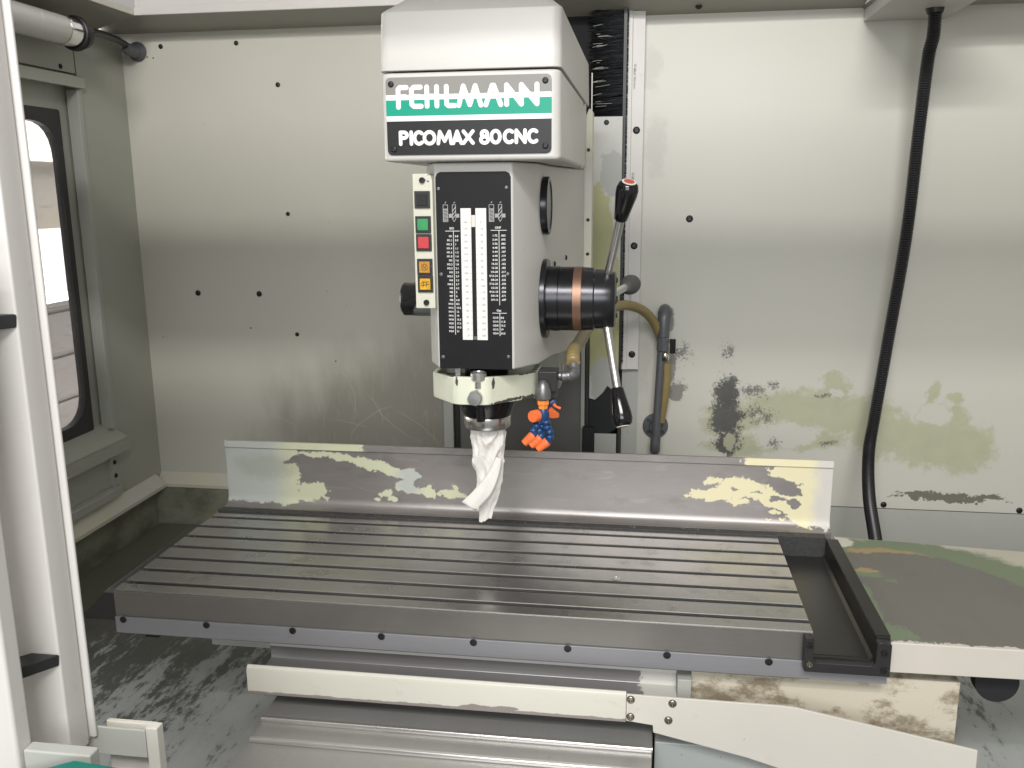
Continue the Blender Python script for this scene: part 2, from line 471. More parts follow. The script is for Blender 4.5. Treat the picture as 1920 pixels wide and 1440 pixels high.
def scraped(name, base, rub, lo, scale, hi=.04):
    t = NT(name)
    n = t.noise(scale, (1, 1, 1.5), 7, .7)
    k = t.step(n, hi, lo)
    sc = t.step(t.noise(45, (1, 1, 1), 8, .8, 3.0), .03, .60)
    c = t.mix(k, t.vary(base, .06, t.noise(6)), t.vary(rub, .2, n))
    c = t.mix(t.math('MULTIPLY', sc, t.math('MULTIPLY', k, .5)), c, base)
    return t.fin(c, .45, 0.0, n, .1, .0004)


def column_plate_mat():
    t = NT('column_plate_peeling_paint')
    uv = t.uv('XZ', .03, 30, 8)
    n1, n2 = t.noise(30, detail=7, rough=.6), t.noise(140, detail=4)
    c = t.vary((0.52, 0.53, 0.50), .06, n1)
    yl = t.rough_edge(t.blobs(uv, [(.715, .46, .05, .20), (.73, .38, .05, .16), (.74, .25, .07, .10), (.775, .20, .03, .10)]), (n1, .9), (n2, .2))
    c = t.mix(t.step(yl, .05, .12), c, t.vary((0.42, 0.42, 0.22), .1, n1))
    gr = t.rough_edge(t.blobs(uv, [(.735, .165, .035, .07), (.75, .66, .035, .06)]), (n1, .6))
    c = t.mix(t.step(gr, .04, .15), c, (0.40, 0.41, 0.385))
    return t.fin(c, .45, 0.0, n2, .15, .0006)


def knob_mat():
    t = NT('worn_black_knob')
    n = t.noise(45, detail=6, rough=.65)
    k = t.step(t.rough_edge(t.blobs(t.uv('XZ'), [(.475, .425, .045, .03, 20)]), (n, .9)), .04, .25)
    return t.fin(t.mix(k, (0.008, 0.009, 0.009), (0.13, 0.135, 0.135)), t.mixf(k, .2, .5), 0.0)


def rail_mat():
    t = NT('rail_worn_cream_enamel')
    n1, n2 = t.noise(60, (.5, 1, 1), 7, .65), t.noise(200, (.5, 1, 1), 4)
    c = t.vary((0.61, 0.60, 0.525), .07, t.noise(14, (.3, 1, 1), 6))
    e = t.blobs(t.uv('XZ'), [('h', 0, -1, .1265, .006), (.60, -.128, .05, .006), (.64, -.126, .03, .005)])
    c = t.mix(t.step(t.rough_edge(e, (n1, 1.3), (n2, .5)), .1, .3), c, (0.25, 0.22, 0.21))
    dirt = t.step(n1, .1, .66)
    c = t.mix(t.math('MULTIPLY', dirt, .35), c, (0.42, 0.38, 0.28))
    return t.fin(c, .4, 0.0, n2, .1, .0004)


def lip_mat():
    t = NT('trough_steel_with_paint_end')
    n1 = t.noise(60, detail=6, rough=.65)
    k = t.step(t.rough_edge(t.blobs(t.uv('XZ'), [('h', 1, 0, .83, .03), ]), (n1, 2.0)), .1, .3)
    c = t.mix(k, t.vary((0.25, 0.245, 0.245), .3, t.noise(8, (.3, 1, 1), 6)), (0.56, 0.56, 0.52))
    t.put(t.b.inputs['Metallic'], t.math('SUBTRACT', .45, t.math('MULTIPLY', k, .45)))
    return t.fin(c, t.mixf(k, .32, .45), None, n1, .1, .0004)


def window_mat():
    m = bpy.data.materials.new('scratched_window_pane')
    m.use_nodes = True
    t = m.node_tree
    out = t.nodes['Material Output']
    t.nodes.remove(t.nodes['Principled BSDF'])
    tr = t.nodes.new('ShaderNodeBsdfTransparent')
    tr.inputs[0].default_value = (.93, .94, .94, 1)
    df = t.nodes.new('ShaderNodeBsdfDiffuse')
    df.inputs[0].default_value = (.8, .8, .8, 1)
    mx = t.nodes.new('ShaderNodeMixShader')
    g = t.nodes.new('ShaderNodeNewGeometry')
    mp = t.nodes.new('ShaderNodeMapping')
    mp.inputs['Scale'].default_value = (6, 14, 70)
    mp.inputs['Rotation'].default_value = (.7, 0, 0)
    nz = t.nodes.new('ShaderNodeTexNoise')
    nz.inputs['Scale'].default_value = 1
    nz.inputs['Detail'].default_value = 5
    rp = t.nodes.new('ShaderNodeMapRange')
    rp.inputs[1].default_value = .58
    rp.inputs[2].default_value = .75
    rp.inputs[3].default_value = .06
    rp.inputs[4].default_value = .26
    t.links.new(g.outputs['Position'], mp.inputs[0])
    t.links.new(mp.outputs[0], nz.inputs['Vector'])
    t.links.new(nz.outputs['Fac'], rp.inputs[0])
    t.links.new(rp.outputs[0], mx.inputs[0])
    t.links.new(tr.outputs[0], mx.inputs[1])
    t.links.new(df.outputs[0], mx.inputs[2])
    t.links.new(mx.outputs[0], out.inputs[0])
    return m


M['wall_left'] = wall_left_mat()
M['wall_right'] = wall_right_mat()
M['splash'] = splash_mat()
M['shelf'] = shelf_mat()
M['floor'] = floor_mat()
M['table'] = table_mat()
M['bands'] = band_mat()
M['hanger'] = scraped('rubbed_beige_paint', (0.60, 0.555, 0.45), (0.26, 0.215, 0.15), .545, 9, .06)
M['arm'] = worn_paint('arm_cream_enamel', base=(0.60, 0.575, 0.52), chips=.60)
M['column_plate'] = column_plate_mat()
M['knob'] = knob_mat()
M['rail'] = rail_mat()
M['lip'] = lip_mat()
M['pane'] = window_mat()
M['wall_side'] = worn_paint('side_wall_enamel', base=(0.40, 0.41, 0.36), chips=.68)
M['roof'] = worn_paint('roof_enamel', base=(0.30, 0.295, 0.25), chips=.75)
M['cloth'] = simple('white_cloth', (0.74, 0.72, 0.68), .9, 0, .09, 45, .6, 700, spec=.15)
M['saddle'] = worn_paint('saddle_blue_grey', base=(0.36, 0.39, 0.38), chips=.56)
M['olive_dirty'] = scraped('dirty_pan_side', (0.26, 0.26, 0.20), (0.12, 0.12, 0.09), .52, 7, .15)


# ------------------------------------------------------------------ mesh helpers
class MB:
    def __init__(s):
        s.v, s.f = [], []

    def add(s, vs, fs):
        o = len(s.v)
        s.v += [tuple(p) for p in vs]
        s.f += [tuple(i + o for i in f) for f in fs]
        return s

    def box(s, x0, x1, y0, y1, z0, z1):
        return s.add([(x0, y0, z0), (x1, y0, z0), (x1, y1, z0), (x0, y1, z0), (x0, y0, z1), (x1, y0, z1), (x1, y1, z1), (x0, y1, z1)],
                     [(3, 2, 1, 0), (4, 5, 6, 7), (0, 1, 5, 4), (1, 2, 6, 5), (2, 3, 7, 6), (3, 0, 4, 7)])

    def hexa(s, lo, hi):
        """two rings of points of equal length, lofted and capped"""
        n = len(lo)
        fs = [tuple(reversed(range(n))), tuple(range(n, 2 * n))]
        fs += [(i, (i + 1) % n, (i + 1) % n + n, i + n) for i in range(n)]
        return s.add(list(lo) + list(hi), fs)

    def prism(s, poly, axis, a, b):
        """polygon extruded along an axis; poly coordinates are the two other axes in order"""
        def p(q, k):
            return {'X': (k, q[0], q[1]), 'Y': (q[0], k, q[1]), 'Z': (q[0], q[1], k)}[axis]
        return s.hexa([p(q, a) for q in poly], [p(q, b) for q in poly])

    def tube(s, pts, r, n=12, caps=True, sq=None):
        pts = [Vector(p) for p in pts]
        rs = r if isinstance(r, (list, tuple)) else [r] * len(pts)
        rings, up = [], None
        for i, p in enumerate(pts):
            d = (pts[min(i + 1, len(pts) - 1)] - pts[max(i - 1, 0)])
            if d.length < 1e-9:
                d = rings_d
            d.normalize()
            rings_d = d
            if up is None:
                up = d.orthogonal().normalized()
            up = (up - d * up.dot(d)).normalized()
            sd = d.cross(up)
            rings.append([p + (up * math.cos(2 * PI * k / n) + sd * math.sin(2 * PI * k / n)) * rs[i] for k in range(n)])
        vs = [q for rg in rings for q in rg]
        fs = []
        for i in range(len(rings) - 1):
            for k in range(n):
                a, b = i * n + k, i * n + (k + 1) % n
                fs.append((a, b, b + n, a + n))
        if caps:
            fs.append(tuple(reversed(range(n))))
            fs.append(tuple((len(rings) - 1) * n + k for k in range(n)))
        return s.add(vs, fs)

    def lathe(s, prof, o, d, n=32):
        """profile of (radius, distance along d) from origin o"""
        o, d = Vector(o), Vector(d).normalized()
        up = d.orthogonal().normalized()
        sd = d.cross(up)
        vs, fs = [], []
        for (r, h) in prof:
            for k in range(n):
                vs.append(o + d * h + (up * math.cos(2 * PI * k / n) + sd * math.sin(2 * PI * k / n)) * max(r, 1e-5))
        for i in range(len(prof) - 1):
            for k in range(n):
                a, b = i * n + k, i * n + (k + 1) % n
                fs.append((a, b, b + n, a + n))
        if prof[0][0] > 1e-4:
            fs.append(tuple(reversed(range(n))))
        if prof[-1][0] > 1e-4:
            fs.append(tuple((len(prof) - 1) * n + k for k in range(n)))
        return s.add(vs, fs)

    def build(s, name, mat, parent=None, bevel=0.0, smooth=False, seg=2, loc=None):
        org = Vector(loc) if loc is not None else (Vector(ORG.get(parent.name, (0, 0, 0))) if parent else Vector((0, 0, 0)))
        me = bpy.data.meshes.new(name)
        me.from_pydata([tuple(Vector(p) - org) for p in s.v], [], s.f)
        bm = bmesh.new()
        bm.from_mesh(me)
        bmesh.ops.recalc_face_normals(bm, faces=bm.faces)
        bm.to_mesh(me)
        bm.free()
        me.materials.append(M[mat] if isinstance(mat, str) else mat)
        o = bpy.data.objects.new(name, me)
        COL.objects.link(o)
        if parent:
            o.parent = parent
            ORG[o.name] = org
        else:
            o.location = org
            ORG[o.name] = org
        if smooth:
            for p in me.polygons:
                p.use_smooth = True
            me.set_sharp_from_angle(angle=R(38))
        if bevel:
            b = o.modifiers.new('edge', 'BEVEL')
            b.width = bevel
            b.segments = seg
            b.limit_method = 'ANGLE'
            b.angle_limit = R(35)
            b.harden_normals = True
            for p in me.polygons:
                p.use_smooth = True
        return o


ORG = {}


def tag(o, label, cat, group=None, kind=None):
    o['label'] = label
    o['category'] = cat
    if group:
        o['group'] = group
    o['kind'] = kind or 'thing'
    return o


def thing(name, label, cat, loc=(0, 0, 0), group=None):
    o = bpy.data.objects.new(name, None)
    o.empty_display_size = .05
    COL.objects.link(o)
    o.location = loc
    ORG[o.name] = Vector(loc)
    return tag(o, label, cat, group)


def struct(name, mb, mat, **k):
    o = mb.build(name, mat, **k)
    o['kind'] = 'structure'
    return o


_screws = {}


def screw(parent, p, d, r, mat='screw', name='screw', dome=True, h=None):
    """button-head socket screw; meshes shared between alike ones"""
    key = (round(r, 5), tuple(round(c, 3) for c in d), mat, dome)
    if key not in _screws:
        hh = h or r * .55
        if dome:
            prof = [(r, 0), (r, hh * .25), (r * .86, hh * .72), (r * .52, hh), (r * .46, hh * .98), (r * .40, hh * .25), (0, hh * .25)]
        else:
            prof = [(r, 0), (r, hh * .8), (r * .92, hh), (r * .55, hh), (r * .50, hh * .3), (0, hh * .3)]
        mb = MB().lathe(prof, (0, 0, 0), d, 18)
        o = mb.build(name, mat, parent, smooth=True, loc=(0, 0, 0))
        _screws[key] = o.data
    else:
        o = bpy.data.objects.new(name, _screws[key])
        COL.objects.link(o)
        o.parent = parent
    o.location = Vector(p) - ORG.get(parent.name, Vector((0, 0, 0)))
    return o


def fillet(poly, r, n=5):
    """round the corners of a 2-D polygon"""
    out = []
    m = len(poly)
    for i in range(m):
        p, a, b = Vector(poly[i]), Vector(poly[i - 1]), Vector(poly[(i + 1) % m])
        u, w = (a - p), (b - p)
        rr = min(r, u.length * .45, w.length * .45)
        u.normalize()
        w.normalize()
        for k in range(n + 1):
            t = k / n
            q = (p + u * rr) * (1 - t) ** 2 + p * 2 * t * (1 - t) + (p + w * rr) * t ** 2
            out.append((q.x, q.y))
    return out


def rect(x0, x1, y0, y1):
    return [(x0, y0), (x1, y0), (x1, y1), (x0, y1)]


def catmull(pts, k=8):
    pts = [Vector(p) for p in pts]
    out = []
    for i in range(len(pts) - 1):
        p0, p1, p2, p3 = pts[max(i - 1, 0)], pts[i], pts[i + 1], pts[min(i + 2, len(pts) - 1)]
        for j in range(k):
            t = j / k
            out.append(.5 * ((2 * p1) + (p2 - p0) * t + (2 * p0 - 5 * p1 + 4 * p2 - p3) * t * t + (3 * p1 - p0 - 3 * p2 + p3) * t ** 3))
    out.append(pts[-1])
    return out


def strokes(mb, lines, width, y, to, n=10):
    """round-ended thick strokes as flat print facing -Y; `to` maps stroke coordinates to (x, z)"""
    r = width / 2
    lift = 0.0
    for line in lines:
        q = [Vector(to(*p)) for p in line]
        for i in range(len(q) - 1):
            a, b = q[i], q[i + 1]
            d = (b - a)
            if d.length < 1e-7:
                continue
            ang = math.atan2(d.y, d.x)
            ring = [(a.x + r * math.cos(ang + PI / 2 + PI * k / n), a.y + r * math.sin(ang + PI / 2 + PI * k / n)) for k in range(n + 1)]
            ring += [(b.x + r * math.cos(ang - PI / 2 + PI * k / n), b.y + r * math.sin(ang - PI / 2 + PI * k / n)) for k in range(n + 1)]
            lift += 2e-6
            mb.add([(x, y - lift, z) for x, z in ring], [tuple(range(len(ring)))])
    return mb


_txt = {}


def text_geo(body):
    if body not in _txt:
        cu = bpy.data.curves.new('print', 'FONT')
        cu.body = body
        cu.size = 1.0
        cu.offset = 0.022
        cu.resolution_u = 2
        ob = bpy.data.objects.new('print', cu)
        COL.objects.link(ob)
        me = bpy.data.meshes.new_from_object(ob.evaluated_get(bpy.context.evaluated_depsgraph_get()))
        vs = [tuple(v.co) for v in me.vertices]
        fs = [tuple(p.vertices) for p in me.polygons]
        bpy.data.objects.remove(ob)
        bpy.data.curves.remove(cu)
        bpy.data.meshes.remove(me)
        w = max((v[0] for v in vs), default=0)
        _txt[body] = (vs, fs, w)
    return _txt[body]


def text(mb, body, x, z, size, y, align='L', vert=False, sx=1.0):
    vs, fs, w = text_geo(body)
    off = {'L': 0, 'C': -w * size * sx / 2, 'R': -w * size * sx}[align]
    if vert:
        return mb.add([(x + v[1] * size, y, z - v[0] * size) for v in vs], fs)
    return mb.add([(x + off + v[0] * size * sx, y, z + v[1] * size) for v in vs], fs)


# ------------------------------------------------------------------ enclosure shell
WY = 1.0          # back wall plane
LX = -0.494       # left wall plane
FZ = -0.28        # pan floor

struct('floor', MB().box(-.60, 2.10, -.62, 1.06, FZ - .02, FZ), 'floor')

bw = thing('wall_panel', 'plain light grey left back wall panel, scratched and grimy behind the table', 'wall', (0.0, WY, FZ))
MB().box(LX - .05, .335, WY, WY + .03, FZ - .02, 1.04).build('sheet', 'wall_left', bw)
MB().prism([(WY - .03, -.172), (WY - .03, -.163), (WY - .001, -.137), (WY - .001, -.172)], 'X', LX + .001, .33).build('ledge', 'paint', bw)
MB().box(LX - .004, .33, WY - .028, WY - .001, FZ, -.1725).build('pan_side', 'olive_dirty', bw)
for (x, z, r) in ((-.387, .982, .006), (-.186, .984, .006), (-.084, .883, .006), (-.078, .567, .0055), (-.341, .362, .0075), (-.170, .361, .0075), (-.072, .255, .0055)):
    screw(bw, (x, WY, z), (0, -1, 0), r)
for (x, z, r) in ((-.426, .958, .002), (.03, .185, .002), (-.20, .27, .0022), (-.41, .955, .002)):
    screw(bw, (x, WY, z), (0, -1, 0), r, name='rivet')
screw(bw, (LX + .43, WY - .03, -.166), (0, -1, 0), .005)

rw = thing('wall_panel', 'right back wall panel with olive and black paint wear above the worn shelf', 'wall', (1.4, WY, FZ))
MB().box(.80, 2.05, WY, WY + .03, -.160, 1.04).build('sheet', 'wall_right', rw)
MB().box(.70, 2.05, WY + .003, WY + .03, FZ, -.1635).build('kick_panel', 'paint_grey', rw, .001)
for (x, z, r) in ((.934, .551, .0085), (1.432, -.151, .0075), (1.748, -.152, .0075)):
    screw(rw, (x, WY, z), (0, -1, 0), r)

sr = thing('wall_panel', 'plain side wall closing the right end of the enclosure', 'wall', (2.05, .3, FZ))
MB().box(2.05, 2.08, -.50, WY + .03, FZ, 1.04).build('sheet', 'paint', sr)

# roof flange with the bright rim round its opening
RZ = 1.012
rf = thing('roof_panel', 'folded sheet roof flange along the top of the enclosure walls', 'roof', (.8, .85, RZ))
MB().prism([(1.03, 1.007), (.90, 1.038), (.90, 1.044), (1.03, 1.013)], 'X', LX - .03, 1.2995).build('rear_flange', 'roof', rf)
MB().box(1.300, 2.08, .80, WY + .03, RZ, RZ + .006).build('duct_flange', 'roof', rf)
MB().prism([(LX - .03, 1.001), (-.396, 1.036), (-.396, 1.042), (LX - .03, 1.007)], 'Y', -.50, .8995).build('side_flange', 'roof', rf)
MB().box(-.3955, 1.2995, .893, .8995, 1.0365, 1.0530).build('rear_rim', 'paint_clean', rf, .0015)
MB().box(-.3955, -.389, -.50, .8925, 1.0365, 1.0530).build('side_rim', 'paint', rf, .0015)
MB().box(-.3955, 1.2995, .910, .93, 1.046, 1.30).build('upper_fascia', 'paint_clean', rf)
screw(rf, (.937, .962, 1.0225), (0, -.23, -.97), .008)

hd = thing('header_beam', 'sheet metal beam above the front opening of the enclosure', 'beam', (.8, -.30, 1.10))
MB().box(LX - .03, 2.08, -.33, -.28, 1.10, 1.245).build('sheet', 'paint', hd)

# ---- left side wall with window
lw = thing('side_wall', 'shaded left side wall with a tall rounded window and flanges', 'wall', (LX, .4, FZ))
JY = .80          # window recess ends here
MB().box(LX - .03, LX, JY, WY - .0005, -.172, RZ - .002).build('sheet', 'wall_side', lw)
MB().box(LX - .028, LX - .002, -.60, JY - .001, .8955, RZ - .002).build('top_sheet', 'wall_side', lw)
MB().prism([(LX - .028, .90), (LX + .012, .888), (LX + .012, .862), (LX + .006, .862), (LX - .028, .87)], 'Y', -.55, JY + .012).build('head_rail', 'wall_side', lw, .0015)
MB().box(LX - .026, LX + .004, JY - .010, JY + .006, .04, .860).build('jamb_flange', 'paint_grey', lw, .0015)
MB().hexa([(LX - .034, -.55, .045), (LX + .03, -.55, .010), (LX + .03, JY + .012, .010), (LX - .034, JY + .012, .045)],
          [(LX - .034, -.55, .052), (LX + .031, -.55, .018), (LX + .031, JY + .012, .018), (LX - .034, JY + .012, .052)]).build('sill', 'wall_side', lw, .0015)
MB().box(LX + .018, LX + .031, -.55, JY + .012, -.018, .0105).build('sill_lip', 'wall_side', lw, .001)
MB().box(LX - .03, LX - .004, -.55, JY, -.105, .012).build('lower_sheet', 'wall_side', lw)
MB().box(LX - .03, LX + .004, JY - .03, JY + .001, -.105, .009).build('corner_post', 'wall_side', lw)
MB().box(LX - .03, LX + .020, -.55, JY - .02, -.128, -.106).build('bottom_rail', 'paint_grey', lw, .002)
MB().prism([(LX + .03, -.172), (LX + .03, -.163), (LX + .001, -.137), (LX - .02, -.137), (LX - .02, -.172)], 'Y', -.55, WY - .0305).build('ledge', 'paint', lw)
MB().box(LX - .05, LX - .004, -.60, WY - .001, FZ, -.1725).build('pan_side', 'olive_dirty', lw)
screw(lw, (LX - .002, .745, .905), (1, 0, 0), .006)
screw(lw, (LX + .004, .782, -.045), (1, 0, 0), .006)
screw(lw, (LX + .004, .782, -.08), (1, 0, 0), .006)
WX = -.522
MB().box(WX - .012, WX - .003, .757, JY + .03, .03, .895).build('stile', 'wall_side', lw)
MB().box(WX - .012, WX - .003, -.55, .7565, .8085, .895).build('stile', 'wall_side', lw)
# rubber seal: ring between rounded rectangles
outer = fillet(rect(-.40, .756, .046, .812), .008, 6)
inner = fillet(rect(-.38, .738, .075, .782), .085, 6)
n = len(outer)
sb = MB()
va = [(WX + .004, y, z) for y, z in outer] + [(WX + .004, y, z) for y, z in inner]
vb = [(WX - .014, y, z) for y, z in outer] + [(WX - .014, y, z) for y, z in inner]
fs = []
for i in range(n):
    j = (i + 1) % n
    fs += [(i, j, n + j, n + i), (n + i, n + j, 3 * n + j, 3 * n + i), (2 * n + i, 3 * n + i, 3 * n + j, 2 * n + j), (i, 2 * n + i, 2 * n + j, j)]
sb.add(va + vb, fs).build('window_seal', 'rubber', lw)
MB().prism([(y, z) for y, z in fillet(rect(-.385, .744, .068, .788), .08, 6)], 'X', WX - .0075, WX - .0045).build('window_pane', 'pane', lw)

# ---- workshop seen through the window
struct('workshop_floor', MB().box(-9, -.62, -9, 9, -1.02, -1.0), 'shop_floor')
tag(MB().box(-6.6, -6.5, -2, 14, -1.0, 3.2).build('workshop_wall', 'shop_white'), 'bright white workshop wall seen through the window', 'wall')
pb = thing('curtain', 'grey strip hanging across the workshop behind the window', 'curtain', (-3.3, 4.4, .39))
MB().box(-3.32, -3.30, 3.6, 5.6, .39, .845).build('sheet', 'shop_grey', pb)
MB().box(-3.34, -3.28, 3.6, 5.6, .846, .866).build('rail', 'shop_white', pb)
cb = thing('tool_cabinet', 'grey workshop cabinet standing outside the window', 'cabinet', (-2.9, 4.15, -1.0))
MB().box(-3.3, -2.8, 3.7, 4.30, -.95, -.06).build('body', 'shop_grey', cb, .01)
MB().box(-3.32, -2.78, 3.68, 4.33, -.06, -.03).build('top', 'shop_grey', cb, .005)
for k in range(3):
    MB().box(-2.8, -2.785, 3.74, 4.26, -.9 + k * .28, -.66 + k * .28).build('drawer', 'shop_grey', cb, .004)
yc = thing('crate', 'pale yellow crate on a rack outside the window', 'crate', (-3.0, 4.65, -1.0))
MB().box(-3.3, -2.8, 4.42, 5.2, -.42, -.06).build('body', 'shop_yellow', yc, .01)
for (x, y) in ((-3.27, 4.45), (-2.85, 4.45), (-3.27, 5.15), (-2.85, 5.15)):
    MB().box(x, x + .04, y, y + .04, -1.0, -.421).build('leg', 'shop_grey', yc)

# ---- tubular machine lamp, top left
tl = thing('work_lamp', 'unlit tubular glass work lamp under the roof at top left', 'lamp', (-.425, .3, .967))
tx, tz = -.428, .968
MB().tube([(tx, -.35, tz), (tx, .655, tz)], .030, 32).build('tube', 'tube_glass', tl, smooth=True)
MB().tube([(tx, .6555, tz), (tx, .662, tz), (tx, .664, tz), (tx, .700, tz)], [.0315, .0325, .0308, .0308], 32).build('collar', 'chrome', tl, smooth=True)
MB().tube([(tx, .7005, tz), (tx, .704, tz), (tx, .735, tz), (tx, .74, tz)], [.026, .030, .030, .026], 32).build('end_cap', 'black', tl, smooth=True)
cp = MB()
for rr in range(2):
    cp.tube([(tx + .033 * math.cos(a), .705 + .008 * rr, tz + .033 * math.sin(a)) for a in [R(-150 + 12 * k) for k in range(22)]], .0045, 8)
cp.build('clamp', 'black', tl, smooth=True)
MB().box(LX + .001, tx - .028, .69, .72, tz - .012, tz + .012).build('bracket', 'black', tl, .002)
MB().tube(catmull([(tx, .741, tz + .005), (tx - .005, .80, tz + .016), (tx - .02, .9, tz + .018), (tx - .022, .985, tz + .004)], 6), .0085, 10).build('cable', 'black', tl, smooth=True)
MB().lathe([(.024, 0), (.024, .004), (.016, .012), (.014, .05), (.010, .055)], (tx - .022, WY, tz + .003), (0, -1, 0), 20).build('gland', 'pipe', tl, smooth=True)

# ---- sliding door edge in the left foreground
dr = thing('sliding_door', 'cream sheet metal sliding door edge in the left foreground', 'door', (.28, -.52, .10))
MB().prism(fillet([(.2455, -.535), (.299, -.535), (.2985, -.506), (.2945, -.5035), (.3035, -.503), (.3035, -.499), (.291, -.4985), (.291, -.515), (.2455, -.515)], .0025, 3), 'Z', .0955, 1.15).build('stile', 'paint_clean', dr, smooth=True)
MB().prism([(-.10, -.534), (.2452, -.534), (.2452, -.516), (-.10, -.516)], 'Z', .40, 1.15).build('panel', 'paint_clean', dr)
MB().prism([(-.45, -.534), (-.101, -.534), (-.101, -.516), (-.45, -.516)], 'Z', .0, 1.15).build('panel', 'paint_clean', dr)
for zz in (.190, .508):
    MB().hexa([(.2985, -.5355, zz), (.272, -.5355, zz), (.205, -.605, zz), (.225, -.632, zz)], [(.300, -.5355, zz + .012), (.272, -.5355, zz + .012), (.205, -.605, zz + .012), (.227, -.632, zz + .012)]).build('handle_arm', 'black', dr, .0012)
MB().tube([(.213, -.62, .150), (.213, -.62, .56)], .011, 16).build('handle_grip', 'black', dr, smooth=True)
MB().box(.291, .3535, -.4985, -.4955, .073, .1035).build('guide_arm', 'paint_grey', dr, .001)
MB().box(.354, .3665, -.4985, -.487, .050, .1065).build('guide_end', 'paint', dr, .001)
MB().box(.300, .3535, -.480, -.474, .035, .098).build('guide_back', 'paint', dr, .001)

df = thing('door_frame', 'fixed light frame with a green sill panel at the bottom left corner', 'frame', (.3, -.6, .0))
MB().box(.18, .3018, -.606, -.585, -.28, .60).build('post', 'paint_clean', df, .004)
MB().box(.3022, .366, -.600, -.586, -.28, .1465).build('sill', 'paint_grey', df, .002)
MB().prism([(.30, -.28), (.52, -.28), (.52, .130), (.4335, .1508), (.3935, .1543), (.3665, .1565), (.325, .1420), (.30, .135)], 'Y', -.640, -.6195).build('green_panel', 'green_panel', df, .002)

# ------------------------------------------------------------------ column, brush seal, guide strip
cl = thing('machine_column', 'grey machine column behind the milling head with peeling paint', 'column', (.55, .95, FZ))
MB().box(.333, .3575, .932, .98, FZ, .72).build('edge_strip', 'paint_grey', cl, .001)
MB().box(.3605, .372, .940, .985, FZ, .72).build('cover_flange', 'steel_dark', cl, .001)
MB().box(.3725, .680, .946, .985, FZ, .72).build('way_panel', steel('column_panel', (0.19, 0.187, 0.178), .5, 'Z', .2, 150, .3), cl)
MB().box(.6805, .690, .936, .985, FZ, .45).build('way_edge', 'paint_grey', cl, .001)
MB().box(.691, .7005, .942, .985, FZ, .45).build('way_edge', 'steel_dark', cl, .001)
MB().prism([(.7015, .118), (.716, .114), (.735, .132), (.746, .150), (.772, .126), (.772, .786), (.7015, .786)], 'Y', .932, .938).build('cover_plate', 'column_plate', cl, .0008)
MB().prism([(.701, -.005), (.775, .045), (.775, .17), (.701, .17)], 'Y', .9385, .946).build('dark_plate', 'black_matt', cl)
MB().box(.6865, .7145, .915, .931, -.06, .047).build('stop_block', 'black_matt', cl, .001)
MB().box(.7155, .7695, .930, .937, -.06, .028).build('foot_plate', 'paint_grey', cl, .001)
MB().box(.7725, .7785, .935, .99, FZ, .12).build('edge_gasket', 'rubber', cl)
screw(cl, (.735, .932, .773), (0, -1, 0), .006)
MB().box(.34, .80, .992, 1.02, FZ, 1.05).build('slot_dark_sheet', 'slot_shade', cl)  # black sheet painted as the darkness behind the bristles
MB().box(.780, .8195, .9905, 1.0, FZ, .185).build('base_strip', 'paint_grey', cl)

bs = thing('brush_seal', 'black bristle brush seal hanging in the column slot', 'brush', (.74, .97, .8))
rnd = random.Random(3)
br = MB()
for i in range(1500):
    z = rnd.uniform(.20, 1.06)
    x1, x0 = .782, rnd.uniform(.688, .706) if z > .70 else rnd.uniform(.768, .772)
    dz = rnd.gauss(-.008, .004) * (x1 - x0) / .09
    w = rnd.uniform(.0006, .0013)
    yy = .965 + rnd.uniform(-.004, .004)
    br.add([(x1, yy, z), (x1, yy - .0004, z + w), (x0, yy + rnd.uniform(-.006, .006), z + dz + w * .7), (x0, yy, z + dz)], [(0, 1, 2, 3)])
o = br.build('bristles', simple('bristle', (0.018, 0.020, 0.024), .4, 0, .3, 300), bs)
o['kind'] = 'stuff'
fr = MB()
for i in range(26):
    z = rnd.choice([1.03, .985, .97, .945, .915, .905, .895, .86, .84, .815]) + rnd.uniform(-.006, .006)
    x0 = .700 + rnd.uniform(-.001, .012)
    ln = rnd.uniform(.006, .035)
    sl = rnd.uniform(.0, .25)
    fr.tube([(x0, .957, z), (x0 + ln * .5, .9565, z + ln * .5 * sl + rnd.uniform(-.001, .001)), (x0 + ln, .957, z + ln * sl)], .0005, 4)
o = fr.build('loose_bristles', simple('pale_bristle', (0.30, 0.29, 0.25), .5), bs)
o['kind'] = 'stuff'
MB().box(.771, .778, .955, .985, .185, 1.05).build('holder', 'black', bs)
MB().box(.6985, .7008, .950, .962, .80, .885).build('frayed_edge', 'paint', bs)

gs = thing('guide_strip', 'white vertical clamping strip bolted along the column slot', 'strip', (.80, .99, .185))
MB().prism([(.7785, .972), (.7905, .972), (.7915, .9745), (.8195, .976), (.8195, .999), (.7785, .999)], 'Z', .184, 1.045).build('strip', 'paint_clean', gs, .001)
for z in (1.030, .757, .488, .222):
    screw(gs, (.8035, .9755, z), (0, -1, 0), .0085)
tb = MB()
for z0 in (.905, .66, .40):
    text(tb, '© Mink Bürsten', .7945, z0, .0085, .9735, vert=True)
tb.build('print', 'icon_grey', gs)['kind'] = 'stuff'

# ------------------------------------------------------------------ milling head
CX = .576
mh = thing('milling_head', 'light grey vertical milling head with nameplate, black thread chart and push buttons', 'milling head', (CX, .3, .24))
